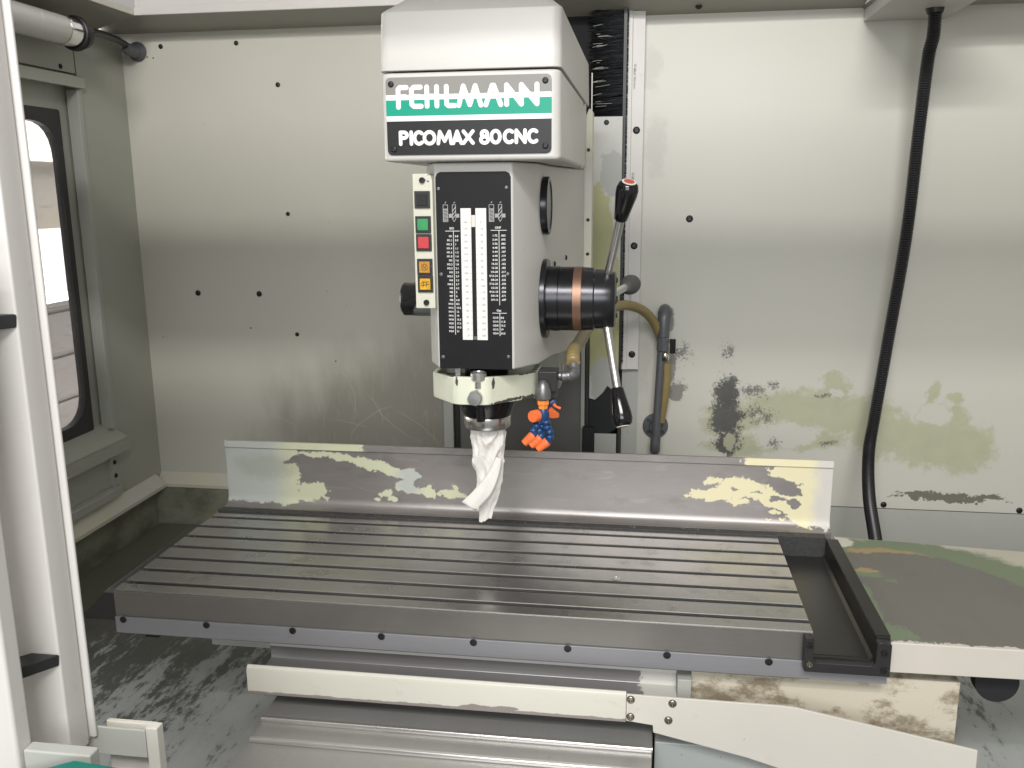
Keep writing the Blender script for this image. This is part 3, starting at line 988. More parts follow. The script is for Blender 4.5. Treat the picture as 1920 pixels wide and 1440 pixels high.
# cast body: octagonal front, sides flaring to the rear
sec = lambda z, s=1.0: [(.5175, .1055), (.635, .1055), (.6635, .18), (.668, .35), (.704, .655), (.450, .655), (.486, .35), (.4885, .18)]
lo = []
for (x, y) in sec(0):
    lo.append((x, y, .352 - max(0, y - .18) * .10 - (.006 if y > .15 else 0)))
hi = [(x, y, .6615) for x, y in sec(0)]
MB().hexa(lo, hi).build('body', 'paint_head', mh, .003)
MB().box(.500, .655, .656, .935, .20, .86).build('saddle', 'paint_grey', mh, .004)
MB().prism([(.690, .33), (.7195, .33), (.7195, .775), (.712, .782), (.704, .764), (.690, .764)], 'Y', .6565, .70).build('rear_flange', 'paint', mh, .0015)
for (y, z) in ((.655, .70), (.655, .56), (.655, .49)):
    screw(mh, (.7115, .6565, z), (0, -1, 0), .0035)
for (y, z) in ((.37, .492), (.47, .496)):
    xx = .668 + (y - .35) / .305 * .036
    screw(mh, (xx, y, z), (.993, -.117, 0), .005)
# motor cover
lowp = fillet(rect(.4485, .7085, .075, .55), .016, 5)
MB().prism(lowp, 'Z', .6625, .7855).build('lower_cover', 'paint_head', mh, .006, seg=4)
c0 = fillet(rect(.4475, .7095, .073, .70), .016, 5)
c1 = fillet(rect(.4475, .7095, .073, .70), .016, 5)
c2 = fillet(rect(.449, .7085, .082, .695), .016, 5)
c3 = fillet(rect(.497, .662, .140, .62), .03, 5)
uc = MB()
rings = [[(x, y, .7875) for x, y in c0], [(x, y, .8035) for x, y in c1], [(x, y, .868) for x, y in c2], [(x, y, .912) for x, y in c3]]
n = len(c0)
vs_, fs_ = [p for rg in rings for p in rg], []
for i in range(3):
    for k in range(n):
        fs_.append((i * n + k, i * n + (k + 1) % n, (i + 1) * n + (k + 1) % n, (i + 1) * n + k))
fs_ += [tuple(reversed(range(n))), tuple(3 * n + k for k in range(n))]
uc.add(vs_, fs_).build('upper_cover', 'paint_head', mh, .005, seg=4)
MB().prism([(.552, .660), (.655, .668), (.655, .80), (.552, .77)], 'X', .50, .7065).build('rear_cover', 'paint_head', mh, .003)

# nameplate
npl = MB().prism(fillet(rect(.4575, .6955, .6715, .7785), .008, 5), 'Y', .0725, .0755).build('nameplate', 'bands', mh, .0004)
for (x, z) in ((.4655, .7695), (.687, .7695), (.467, .6795), (.687, .6815)):
    screw(npl, (x, .0725, z), (0, -1, 0), .0044, 'screw')
U0, U1, V0 = 150.0, 1232.0, 505.0


def nm(px, py):
    u = (px - U0) / (U1 - U0)
    return (.4575 + u * .238, .7785 - (py - V0) / 515 * .107)


def fehl():
    t, b, m = 572, 697, 633
    return [[(288, t), (245, t), (233, t + 12), (233, b + 3)], [(233, m), (280, m)],
            [(382, t), (337, t), (322, t + 14), (322, b - 14), (337, b), (385, b)], [(322, m), (372, m)],
            [(424, t), (424, b)], [(489, t), (489, b)], [(424, m), (489, m)],
            [(553, t), (553, b - 12), (565, b), (606, b)],
            [(633, b), (664, t), (705, b - 4), (742, t), (778, b)],
            [(810, b), (852, t), (862, t), (907, b)], [(832, m + 8), (888, m + 8)],
            [(945, b), (945, t), (1040, b), (1040, t), (1140, b), (1140, t)]]


lt = strokes(MB(), fehl(), .0068, .0723, nm)
lt.build('maker_lettering', 'white', npl)


def arc(cx, cy, rx, ry, a0, a1, n=14):
    return [(cx + rx * math.cos(R(a0 + (a1 - a0) * k / n)), cy - ry * math.sin(R(a0 + (a1 - a0) * k / n))) for k in range(n + 1)]


T, B, C_ = 868, 946, 907
S = 1.0
glyphs = [[(240, B), (240, T), (262, T)], arc(262, 887, 22, 19, 90, -90), [(262, 906), (240, 906)],
          [(312, T), (312, B)],
          arc(364, C_, 30, 39, 50, 310), arc(434, C_, 34, 39, 0, 360, 24),
          [(492, B), (503, T), (535, 930), (567, T), (578, B)],
          [(592, B), (618, T), (645, B)], [(603, 925), (634, 925)],
          [(660, T), (722, B)], [(722, T), (660, B)],
          arc(798, 887, 19, 18, 0, 360, 18), arc(798, 926, 24, 21, 0, 360, 18),
          arc(871, C_, 28, 39, 0, 360, 24),
          arc(960, C_, 31, 39, 50, 310),
          [(1006, B), (1006, T), (1062, B), (1062, T)],
          arc(1117, C_, 31, 39, 50, 310)]
strokes(MB(), glyphs, .0051, .0723, nm).build('model_lettering', 'white', npl)

# thread chart plate
PY = .1035
ch = MB().prism([(.5195, .352), (.6325, .352), (.6325, .640), (.630, .6455), (.625, .6478), (.527, .6478), (.522, .6455), (.5195, .640)], 'Y', PY, PY + .004).build('thread_chart', 'chart_black', mh, .0004)
for (x, z) in ((.524, .6235), (.626, .6245), (.525, .497), (.627, .498), (.525, .370), (.627, .372)):
    screw(ch, (x, PY, z), (0, -1, 0), .0030, 'cast')
for (x0, x1) in ((.5570, .5728), (.5795, .5957)):
    MB().box(x0, x1, PY - .0022, PY - .0002, .3975, .595).build('scale', 'scale_white', ch, .0003)
MB().box(.5730, .5793, PY - .0004, PY - .0001, .3975, .595).build('slot', 'slot_shade', ch)  # flat dark strip painted in place of the recess's shade
rk = MB()
for k in range(60):
    rk.box(.5768, .5782, PY - .0009, PY - .0005, .404 + k * .0027, .4055 + k * .0027)
o = rk.build('depth_rack', 'screw', ch)
o['kind'] = 'stuff'
MB().box(.5732, .5792, PY - .0026, PY - .0006, .5675, .585).build('pointer', 'cap_rim', ch, .0003)
MB().box(.5740, .5786, PY - .0024, PY - .0006, .398, .403).build('stop', 'cast', ch, .0003)
pg = MB()
for k in range(19):
    z = .4030 + k * .00945
    text(pg, str(k * 10), .5672, z, .0042, PY - .0024, 'R')
    text(pg, str((18 - k) * 10), .5865, z, .0042, PY - .0024, 'L')
    pg.add([(.5700, PY - .0024, z + .001), (.5724, PY - .0024, z + .001), (.5724, PY - .0024, z + .0014), (.5700, PY - .0024, z + .0014)], [(0, 1, 2, 3)])
    pg.add([(.5800, PY - .0024, z + .001), (.5824, PY - .0024, z + .001), (.5824, PY - .0024, z + .0014), (.5800, PY - .0024, z + .0014)], [(0, 1, 2, 3)])
pg.build('scale_print', 'print_grey', ch)
iso = "M1 M1.1 M1.2 M1.4 M1.6 M1.8 M2 M2.2 M2.5 M3 M3.5 M4 M4.5 M5 M6 M7 M8 M10 M12 M14 M16 M18 M20 M22 M24".split()
isd = "0.8 0.9 1 1.1 1.2 1.4 1.6 1.8 2.1 2.5 2.9 3.3 3.7 4.2 5 6 6.8 8.5 10.2 12 14 15.5 17.5 19.5 21".split()
unf = "1-72 2-64 3-56 4-48 5-44 6-40 8-36 10-32 12-28 1/4-28 5/16-24 3/8-24 7/16-20 1/2-20 9/16-18 5/8-18 3/4-16".split()
und = ".063 .075 .083 .095 .107 .119 .139 .162 .185 .217 .272 .335 .390 .453 .508 .571 .687".split()
gas = "G1/8 G1/4 G3/8 G1/2 G3/4".split()
gad = "8.8 11.8 15.2 19 24.5".split()
pw = MB()
ps = PY - .0004
for k, (a, b) in enumerate(zip(iso, isd)):
    z = .5525 - k * .00598
    text(pw, a, .5430, z, .0042, ps, 'R')
    text(pw, b, .5475, z, .0042, ps, 'L')
for k, (a, b) in enumerate(zip(unf, und)):
    z = .5535 - k * .00598
    text(pw, a, .6120, z, .0042, ps, 'R')
    text(pw, b, .6170, z, .0042, ps, 'L')
for k, (a, b) in enumerate(zip(gas, gad)):
    z = .4305 - k * .00598
    text(pw, a, .6120, z, .0042, ps, 'R')
    text(pw, b, .6155, z, .0042, ps, 'L')
text(pw, 'ISO', .5430, .5640, .0046, ps, 'C')
text(pw, 'UNF', .6130, .5650, .0046, ps, 'C')
text(pw, 'Gas', .6130, .4415, .0046, ps, 'C')
for (x0, x1, z0, z1) in ((.5330, .5550, .5612, .5620), (.5450, .5458, .405, .5612), (.6020, .6260, .5622, .5630), (.6140, .6148, .451, .5622), (.6030, .6250, .4385, .4393), (.6140, .6148, .404, .4385)):
    pw.add([(x0, ps, z0), (x1, ps, z0), (x1, ps, z1), (x0, ps, z1)], [(0, 1, 2, 3)])
pw.build('chart_print', 'print_white', ch)
ic = MB()
ident = lambda x, z: (x, z)
for dx in (0.0, .0695):
    x0, x1, z0, z1 = .5305 + dx, .5375 + dx, .5755, .6000
    strokes(ic, [[(x0, z0), (x0, z1), (x1, z1), (x1, z0), (x0, z0)], [(x0, z1 - .006), (x1, z1 - .006)]], .0007, ps, ident, 4)
    for k in range(9):
        strokes(ic, [[(x0 + .0006, z0 + .001 + k * .002), (x1 - .0006, z0 + .002 + k * .002)]], .0009, ps - .00008, ident, 3)
    x0, x1 = .5445 + dx, .5495 + dx
    strokes(ic, [[(x0, z0 + .004), (x0, z1), (x1, z1), (x1, z0 + .004), ((x0 + x1) / 2, z0), (x0, z0 + .004)]], .0007, ps, ident, 4)
    for k in range(3):
        strokes(ic, [[(x0, z0 + .004 + k * .0055), (x1, z0 + .0105 + k * .0055)]], .0011, ps - .00008, ident, 3)
    for k in range(4):
        strokes(ic, [[(x0 - .0050, .582 + k * .0014), (x0 - .001, .582 + k * .0014)], [(x1 + .001, .582 + k * .0014), (x1 + .0050, .582 + k * .0014)]], .0011, ps - .00016, ident, 3)
    strokes(ic, [[(.5335 + dx, .6025), (.5350 + dx, .6045)], [(.5465 + dx, .6025), (.5485 + dx, .6040)]], .0009, ps, ident, 3)
ic.build('drill_icons', 'icon_grey', ch)['kind'] = 'stuff'

# push-button strip
bp = MB().prism([(.4865, .446), (.5165, .446), (.5165, .636), (.5145, .642), (.509, .6455), (.4865, .6455)], 'Y', .0965, .150).build('button_strip', 'paint_cream', mh, .001)
screw(bp, (.5015, .0965, .6360), (0, -1, 0), .0044, dome=False, h=.004)
screw(bp, (.5030, .0965, .4550), (0, -1, 0), .0044, dome=False, h=.004)
for (z, mt) in ((.608, 'black_matt'), (.5715, 'btn_green'), (.5450, 'btn_red'), (.5085, 'btn_amber'), (.4830, 'btn_yellow')):
    x = .5010 + (.608 - z) * .012
    f_ = MB().box(x - .0118, x + .0118, .0935, .0964, z - .0125, z + .0125).build('button_frame', 'black', bp, .0006)
    MB().box(x - .0082, x + .0082, .0912, .0934, z - .0085, z + .0085).build('button_cap', mt, bp, .0008)
ln = MB()
zz = .5085
xx = .5010 + (.608 - zz) * .012
strokes(ln, [[(xx + .005 * math.cos(R(a)), zz + .005 * math.sin(R(a))) for a in range(0, 361, 30)], [(xx - .002, zz - .003), (xx - .002, zz + .003), (xx + .002, zz - .003), (xx + .002, zz + .003)]], .0008, .0910, ident, 4)
zz = .4830
xx = .5010 + (.608 - zz) * .012
strokes(ln, [[(xx - .006, zz + .001), (xx - .003, zz + .004), (xx + .001, zz + .003), (xx + .006, zz + .004)], [(xx - .003, zz - .004), (xx - .002, zz + .003)], [(xx + .002, zz - .004), (xx + .003, zz + .003)], [(xx - .006, zz - .002), (xx + .006, zz)]], .001, .0910, ident, 4)
ln.build('button_symbols', simple('worn_symbol', (0.10, 0.045, 0.01), .5), bp)

# left quill lock knob
MB().lathe([(.025, 0), (.0285, .003), (.0285, .020), (.0290, .021), (.0290, .070)], (.4165, .28, .438), (1, 0, 0), 40).build('lock_knob', 'knob', mh, smooth=True)
# round inspection cover on the right side
MB().lathe([(.0465, 0), (.0465, .009), (.0455, .011), (.040, .011), (.039, .0095), (0, .0095)], (.6645, .245, .5955), (1, 0, 0), 48).build('round_cover', 'hub', mh, smooth=True)
# feed handwheel
HY, HZ = .25, .4445
hw = MB().lathe([(.0645, 0), (.0655, .001), (.0655, .008), (.0640, .0095), (.0535, .010), (.0535, .028), (.0525, .0285)], (.6635, HY, HZ), (1, 0, 0), 64).build('feed_hub', 'hub', mh, smooth=True)
MB().lathe([(.0525, .0290), (.0525, .052)], (.6635, HY, HZ), (1, 0, 0), 64).build('hub_ring', 'hub', hw, smooth=True)
MB().lathe([(.0527, .0525), (.0527, .066)], (.6635, HY, HZ), (1, 0, 0), 64).build('copper_band', 'copper', hw, smooth=True)
MB().lathe([(.0523, .0665), (.0510, .085), (.0490, .087), (.0485, .112), (.0455, .119), (.042, .1205), (0, .1205)], (.6635, HY, HZ), (1, 0, 0), 64).build('hub_nose', 'hub', hw, smooth=True)
for a in (60, 180, 300):
    screw(hw, (.784, HY + .034 * math.cos(R(a)), HZ + .034 * math.sin(R(a))), (1, 0, 0), .0045)
screw(hw, (.784, HY, HZ), (1, 0, 0), .006)
for (tip, knob) in (((.803, .175, .630), 'k'), ((.801, .180, .249), 'k'), ((.8085, .43, .452), 'g')):
    tip = Vector(tip)
    rt = Vector((.762, HY, HZ))
    d = (tip - rt).normalized()
    L = (tip - rt).length
    MB().tube([rt + d * .03, rt + d * (L - .045)], .0068, 16).build('lever', 'rod', hw, smooth=True)
    if knob == 'k':
        MB().lathe([(.0085, -.062), (.0105, -.060), (.0135, -.040), (.0168, -.020), (.0172, -.010), (.0150, -.002), (.0115, .001)], tip, d, 24).build('lever_knob', 'black_gloss', hw, smooth=True)
        MB().lathe([(.0112, .0012), (.0112, .0022), (.0085, .0024)], tip, d, 24).build('knob_ring', 'cap_rim', hw, smooth=True)
        MB().lathe([(.0083, .0012), (.0083, .0028), (0, .003)], tip, d, 24).build('knob_cap', 'cap_red', hw, smooth=True)
    else:
        MB().lathe([(.009, -.046), (.012, -.042), (.0165, -.028), (.0180, -.014), (.0165, -.003), (.012, .001), (0, .002)], tip, d, 24).build('lever_knob', 'knurl', hw, smooth=True)

# quill, clamp collar and spindle nose
ring_o = [(.4845, .200, -.013), (.5440, .100, 0), (.5925, .100, 0), (.6585, .200, -.009), (.6585, .275, -.012), (.4845, .275, -.013)]
dzs = lambda x, y: 0.0 if y < .10 else -.0125 * min(1, (y - .10) / .09) * (1.0 if x < CX else .75)
ring_o = [(x, y, dzs(x, y)) for x, y in fillet([(.4845, .196), (.5430, .0985), (.5945, .0985), (.6585, .192), (.6585, .275), (.4845, .275)], .011, 5)]
ring_i = [((x - CX) * .90 + CX, (y - .19) * .90 + .19, dz) for x, y, dz in ring_o]
n = len(ring_o)
va = [(x, y, .3395 + dz) for x, y, dz in ring_o] + [(x, y, .3395 + dz) for x, y, dz in ring_i]
vb = [(x, y, .2955 + dz * .8) for x, y, dz in ring_o] + [(x, y, .2955 + dz * .8) for x, y, dz in ring_i]
fs = []
for i in range(n):
    j = (i + 1) % n
    fs += [(i, j, n + j, n + i), (n + i, n + j, 3 * n + j, 3 * n + i), (2 * n + i, 3 * n + i, 3 * n + j, 2 * n + j), (i, 2 * n + i, 2 * n + j, j)]


def collar_mat():
    t = NT('collar_chipped_cream')
    n1, n2 = t.noise(90, detail=6, rough=.65), t.noise(260, detail=3)
    z = t.axis(2)
    e = t.math('MAXIMUM', t.math('DIVIDE', t.math('SUBTRACT', .2975, z), .006), t.math('DIVIDE', t.math('SUBTRACT', z, .339), .006))
    e = t.math('SUBTRACT', e, t.math('MULTIPLY', t.math('ABSOLUTE', t.math('SUBTRACT', t.axis(0), .568)), 22))
    drip = t.blobs(t.uv('XZ'), [(.546, .335, .0025, .012), (.602, .328, .0025, .016), (.525, .337, .02, .0025, 8), (.648, .333, .02, .003, -5), (.62, .2955, .03, .004), (.648, .292, .012, .006)])
    k = t.step(t.rough_edge(t.math('MAXIMUM', drip, e), (n1, 2.2), (n2, .6)), .06, .26)
    c = t.mix(k, t.vary((0.66, 0.685, 0.55), .05, n1), (0.07, 0.068, 0.062))
    return t.fin(c, .4, 0.0, t.math('ADD', t.noise(150, detail=3), t.math('MULTIPLY', k, -.6)), .22, .0007)


MB().add(va + vb, fs).build('clamp_collar', collar_mat(), mh, .0018)
MB().prism([(x, y) for x, y, dz in ring_i], 'Z', .305, .312).build('collar_dark_fill', 'black_gloss', mh)  # black disc that paints the collar's dark interior
MB().lathe([(.036, 0), (.036, .052)], (CX, .20, .3125), (0, 0, 1), 40).build('quill', 'black_gloss', mh, smooth=True)
MB().box(.5420, .5500, .112, .120, .3125, .351).build('collar_post', 'steel_bright', mh, .001)
MB().lathe([(.0120, 0), (.0128, .001), (.0128, .011), (.0115, .0125), (.010, .0125), (.0095, .0105), (0, .0105)], (.5795, .106, .3345), (0, 0, 1), 32).build('clamp_cap', 'rod', mh, smooth=True)
MB().lathe([(.0055, 0), (.0055, .010)], (.5795, .0995, .323), (0, 0, 1), 20).build('clamp_stem', 'chrome', mh, smooth=True)
MB().lathe([(.011, 0), (.0115, .001), (.0115, .010), (.0105, .0115), (0, .0118)], (.5755, .0995, .3085), (0, -1, 0), 36).build('clamp_knob', 'rod', mh, smooth=True)
MB().lathe([(.0520, .0), (.0515, -.006), (.0405, -.034), (.036, -.036)], (CX, .20, .292), (0, 0, 1), 48).build('spindle_nose', 'black_gloss', mh, smooth=True)
MB().lathe([(.0388, 0), (.0393, -.002), (.0393, -.017), (.0375, -.020), (.02, -.020)], (CX, .20, .2565), (0, 0, 1), 48).build('spindle_ring', 'steel_bright', mh, smooth=True)
MB().lathe([(.007, 0), (.007, .022), (.0085, .0225), (.0085, .027)], (.573, .1555, .2555), (0, 0, 1), 20).build('drive_stud', 'hub', mh, smooth=True)

# ------------------------------------------------------------------ white cloth stuck in the spindle
rg = thing('cloth', 'crumpled white cloth hanging from the spindle above the table', 'cloth', (CX, .20, .07))


def crumple():
    """a paper-like wad: flat facets and sharp creases from layered ridged noise"""
    from mathutils import noise as mn
    nu, nv = 110, 130
    zt, zb = .2370, .0700
    mb = MB()
    prof = [(0, .0225), (.05, .0262), (.12, .0262), (.22, .0245), (.40, .0235), (.58, .0215), (.72, .0165), (.85, .0125), (1.0, .0098)]
    cen = [(0, .0030), (.12, .0015), (.3, .0000), (.55, -.0008), (.75, -.0015), (.9, -.0050), (1.0, -.0065)]

    def lerp(tb, t):
        for (a, b), (c, d) in zip(tb, tb[1:]):
            if t <= c:
                return b + (d - b) * (t - a) / (c - a)
        return tb[-1][1]
    for j in range(nv + 1):
        v = j / nv
        z = zt + (zb - zt) * v
        w, cx = lerp(prof, v), lerp(cen, v)
        dep = w * (.66 - .34 * v)
        for i in range(nu):
            th = 2 * PI * i / nu
            # creases run diagonally downwards
            q = Vector((math.cos(th + v * 1.1) * 1.25, math.sin(th + v * 1.1) * 1.25, v * 2.6 + 3.1))
            q2 = Vector((math.cos(th - v * .8) * 2.4, math.sin(th - v * .8) * 2.4, v * 5.5 + 9.7))
            r = 1.0 + .50 * (.28 - abs(mn.noise(q))) + .26 * (.25 - abs(mn.noise(q2))) + .10 * (.25 - abs(mn.noise(q2 * 2.1)))
            top = max(0, 1 - v * 6)
            r += top * .16 * mn.noise(Vector((math.cos(th) * 3, math.sin(th) * 3, 4.0 + v * 9)))
            x = CX + cx + w * r * math.cos(th)
            y = .198 + dep * (r * 1.6 - .6) * math.sin(th)
            zz = z + .004 * mn.noise(Vector((math.cos(th) * 2, math.sin(th) * 2, 7.7))) + (.004 * math.cos(th) * (v - .9) * 10 if v > .9 else 0)
            mb.v.append((x, y, zz))
    for j in range(nv):
        for i in range(nu):
            a, b = j * nu + i, j * nu + (i + 1) % nu
            mb.f.append((a, b, b + nu, a + nu))
    mb.f.append(tuple(range(nu)))
    return mb


o = crumple().build('wad', 'cloth', rg, smooth=True)
o.data.set_sharp_from_angle(angle=R(70))
fl = MB()
nu, nv = 8, 30
top, mid, bot = Vector((.5985, .182, .188)), Vector((.588, .172, .140)), Vector((.5475, .170, .105))
for j in range(nv + 1):
    v = j / nv
    c = top * (1 - v) ** 2 + mid * 2 * v * (1 - v) + bot * v * v
    d = (mid - top) * (1 - v) + (bot - mid) * v
    d.normalize()
    sd = Vector((d.z, 0, -d.x))
    w = .006 + .0072 * min(1, v * 1.6)
    for i in range(nu + 1):
        u = i / nu * 2 - 1
        q = c + sd * (w * u) + Vector((0, -.003 - .004 * math.sin(PI * (u + 1) / 2) * (1 - .6 * v) + .0007 * math.sin(u * 4 + v * 6), 0))
        if v > .93:
            q += d * (.004 * u)
        fl.v.append(tuple(q))
for j in range(nv):
    for i in range(nu):
        a = j * (nu + 1) + i
        fl.f.append((a, a + 1, a + nu + 2, a + nu + 1))
o = fl.build('flap', 'cloth', rg, smooth=True)
sm = o.modifiers.new('thick', 'SOLIDIFY')
sm.thickness = .0009

# ------------------------------------------------------------------ coolant nozzles
cn = thing('coolant_nozzle', 'blue segmented coolant nozzles with orange tips beside the spindle', 'coolant nozzle', (.68, .17, .21))
MB().box(.6645, .6955, .165, .205, .305, .3375).build('block', 'black', cn, .0015)
MB().box(.6755, .694, .172, .19, .292, .3048).build('block_foot', 'black', cn, .001)
bd = MB().lathe([(.004, .0), (.0085, -.004), (.0118, -.013), (.0132, -.022), (.0128, -.029), (.011, -.031)], (.6740, .155, .3255), (0, 0, 1), 28)
bd.build('brass_elbow', 'cast', cn, smooth=True)
MB().lathe([(.0102, 0), (.0102, -.0075), (.0085, -.008), (.0080, -.015)], (.6740, .155, .2940), (0, 0, 1), 6).build('hex_nipple', 'orange_hex', cn, .0006)
MB().lathe([(.0085, 0), (.0100, -.003), (.0100, -.018), (.0085, -.021)], (.6745, .155, .2800), (0, 0, 1), 20).build('valve_body', 'blue', cn, smooth=True)
MB().lathe([(.0098, 0), (.0098, .010), (.009, .012)], (.6655, .146, .2700), (-.5, -.85, .05), 24).build('tap', 'orange', cn, smooth=True)
MB().hexa([(.682, .152, .276), (.686, .148, .281), (.699, .158, .269), (.699, .164, .263), (.690, .160, .262), (.683, .156, .264)], [(.682, .166, .276), (.686, .164, .281), (.699, .169, .269), (.699, .172, .263), (.690, .170, .262), (.683, .168, .264)]).build('tap', 'orange', cn, .001)
MB().lathe([(.006, 0), (.007, .008), (.004, .012)], (.682, .172, .283), (.6, .4, .3), 14).build('side_port', 'blue', cn, smooth=True)
MB().tube([(.689, .17, .284), (.694, .171, .279), (.7005, .172, .2765)], [.003, .002, .0024], 8).build('tap_lever', 'orange', cn, smooth=True)


def seg_hose(pts, r=.0072, pitch=.0085):
    cs = catmull(pts, 12)
    # resample evenly
    out, acc = [cs[0]], 0
    for a, b in zip(cs, cs[1:]):
        d = (b - a).length
        acc += d
        out.append(b)
    path, rs, dist = [], [], 0
    L = sum((b - a).length for a, b in zip(out, out[1:]))
    N = max(12, int(L / .0007))
    k, base = 0, 0.0
    for i in range(N + 1):
        s_ = L * i / N
        while k < len(out) - 2 and base + (out[k + 1] - out[k]).length < s_:
            base += (out[k + 1] - out[k]).length
            k += 1
        seg = (out[k + 1] - out[k])
        path.append(out[k] + seg * ((s_ - base) / max(seg.length, 1e-6)))
        ph = (s_ / pitch) % 1
        rs.append(r * (.62 + .38 * math.sin(PI * ph) ** .6))
    return MB().tube(path, rs, 16), (path[-1] - path[-6]).normalized(), path[-1]


for pts in (([(.671, .153, .262), (.664, .150, .252), (.660, .149, .245), (.661, .148, .240), (.6575, .147, .2350)]),
            ([(.675, .158, .262), (.672, .156, .250), (.669, .152, .243), (.6715, .149, .2365), (.6685, .148, .2310)]),
            ([(.6795, .153, .262), (.680, .152, .252), (.684, .151, .245), (.686, .150, .2365), (.6825, .148, .2285), (.6795, .147, .2255)])):
    mb, d, end = seg_hose(pts)
    mb.build('segmented_hose', 'blue', cn, smooth=True)
    d = Vector((-.72, -.12, -.62)).normalized()
    MB().lathe([(.0078, -.004), (.0082, .0), (.0076, .003), (.0060, .0155), (.0058, .0175), (.0044, .0176), (.0042, .013), (0, .013)], end, d, 20).build('nozzle_tip', 'orange', cn, smooth=True)
# elbow fitting on the block's right
MB().tube(catmull([(.6957, .188, .327), (.705, .189, .326), (.716, .193, .3275), (.7195, .200, .333), (.7185, .206, .341)], 6), [.0070] * 4 + [.0085] * 6 + [.0105] * 8 + [.0098] * 7, 18).build('elbow', 'cast', cn, smooth=True)
MB().tube([(.7035, .186, .334), (.703, .187, .346)], .0024, 8).build('stub', 'cast', cn, smooth=True)
MB().tube([(.7175 + .0105 * math.cos(a), .209 + .0105 * math.sin(a), .343 + .002 * math.cos(a)) for a in [2 * PI * k / 20 for k in range(21)]], .0013, 6).build('hose_clip', 'chrome', cn, smooth=True)

# yellowed coolant hose to the pipe on the wall
hs = catmull([(.7175, .208, .342), (.7160, .24, .358), (.716, .35, .352), (.725, .55, .356), (.752, .75, .363), (.797, .85, .359), (.840, .92, .329), (.871, .955, .272), (.8875, .962, .191), (.886, .963, .124), (.877, .970, .053)], 14)
pr = []
for i in range(len(hs)):
    pr.append(.0118 if i % 2 else .0108)
tag(MB().tube(hs, pr, 16).build('coolant_hose', 'hose_y', smooth=True), 'ribbed amber coolant hose looping from nozzle block to wall pipe', 'hose')

pp = thing('coolant_pipe', 'grey coolant pipe with elbow and ball valve flanged to the right wall', 'pipe', (.87, .96, -.01))
MB().tube([(.867, .948, .012), (.868, .948, .06), (.8745, .948, .235)], .0095, 20).build('pipe', 'pipe', pp, smooth=True)
MB().tube(catmull([(.882, .998, .330), (.8815, .972, .330), (.880, .954, .322), (.8785, .949, .304), (.878, .948, .272)], 7), [.0155] * 8 + [.0165] * 6 + [.0150] * 15, 20).build('elbow', 'pipe', pp, smooth=True)
MB().lathe([(.0145, 0), (.0145, -.034), (.012, -.036)], (.8775, .948, .2715), (0, 0, 1), 8).build('valve_body', 'pipe', pp, .001)
MB().tube([(.888, .945, .262), (.896, .942, .262)], .004, 10).build('valve_stem', 'chrome', pp, smooth=True)
MB().box(.8945, .9085, .938, .943, .232, .268).build('valve_handle', 'black_gloss', pp, .001)
MB().lathe([(.0085, 0), (.0095, .002), (.0095, .016), (.0085, .018)], (.884, .942, .215), (0, 0, 1), 18).build('hose_ferrule', 'chrome', pp, smooth=True)
fg = MB().lathe([(.0315, 0), (.0315, .007), (.030, .0085), (.017, .009), (.015, .018), (.0, .018)], (.866, 1.0, .036), (0, -1, 0), 40).build('flange', 'pipe', pp, smooth=True)
for a in (40, 140, 220, 320):
    screw(fg, (.866 + .023 * math.cos(R(a)), .9925, .036 + .023 * math.sin(R(a))), (0, -1, 0), .0042, dome=False)
MB().tube(catmull([(.8665, .948, .018), (.866, .949, -.004), (.866, .955, -.016), (.866, .985, -.018)], 6), .0125, 18).build('lower_elbow', 'pipe', pp, smooth=True)

# black corrugated conduit down the right wall
ks = catmull([(1.4155, .87, 1.04), (1.418, .87, .937), (1.414, .88, .887), (1.413, .90, .735), (1.411, .92, .517), (1.390, .92, .273), (1.369, .90, .100), (1.352, .86, .021), (1.340, .78, -.056), (1.330, .66, -.116), (1.312, .52, -.165), (1.30, .42, -.20), (1.32, .34, -.235), (1.37, .25, -.262)], 26)
path, rr, carry = [], [], 0.0
for a, b in zip(ks, ks[1:]):
    d = (b - a).length
    q = carry
    while q < d:
        path.append(a.lerp(b, q / d))
        rr.append(.0141 if len(path) % 2 else .0123)
        q += .0026
    carry = q - d
cd = thing('conduit', 'black corrugated conduit hanging down in front of the right wall', 'hose', (1.41, .9, FZ))
MB().tube(path, rr, 14).build('hose', 'hose_b', cd, smooth=True)
MB().tube([(1.4155, .87, 1.03), (1.4158, .87, 1.012), (1.4165, .87, .985), (1.417, .87, .975)], [.0175, .0185, .0185, .016], 20).build('cuff', 'black', cd, smooth=True)

# gusset box under the roof, top right
gb = thing('cable_duct', 'small cream sheet metal duct under the roof at top right', 'duct', (1.38, .9, .984))
MB().box(1.303, 1.475, .60, .999, .985, 1.0115).build('channel', 'paint_head', gb, .0012)

# ------------------------------------------------------------------ machine table
mt = thing('machine_table', 'long steel T-slot machine table with chipped backsplash and side trough', 'machine table', (.55, .18, -.1))
slots = [.031, .081, .131, .182, .232, .282, .331]
sw, zf = .0055, -.022
ys = [0.0]
for s_ in slots:
    ys += [s_ - sw, s_ + sw]
ys.append(.359)
poly = [(0.0, -.075)]
z = 0.0
poly.append((0.0, -.0008))
poly.append((0.0008, 0.0))
for s_ in slots:
    c = .0009
    poly += [(s_ - sw - c, 0.0), (s_ - sw, -c), (s_ - sw, -.011), (s_ - .0095, -.011), (s_ - .0095, zf), (s_ + .0095, zf), (s_ + .0095, -.011), (s_ + sw, -.011), (s_ + sw, -c), (s_ + sw + c, 0.0)]
poly += [(.3582, 0.0), (.359, -.0008), (.359, -.075)]
MB().prism(poly, 'X', 0.0, 1.0795).build('table_top', 'table', mt)
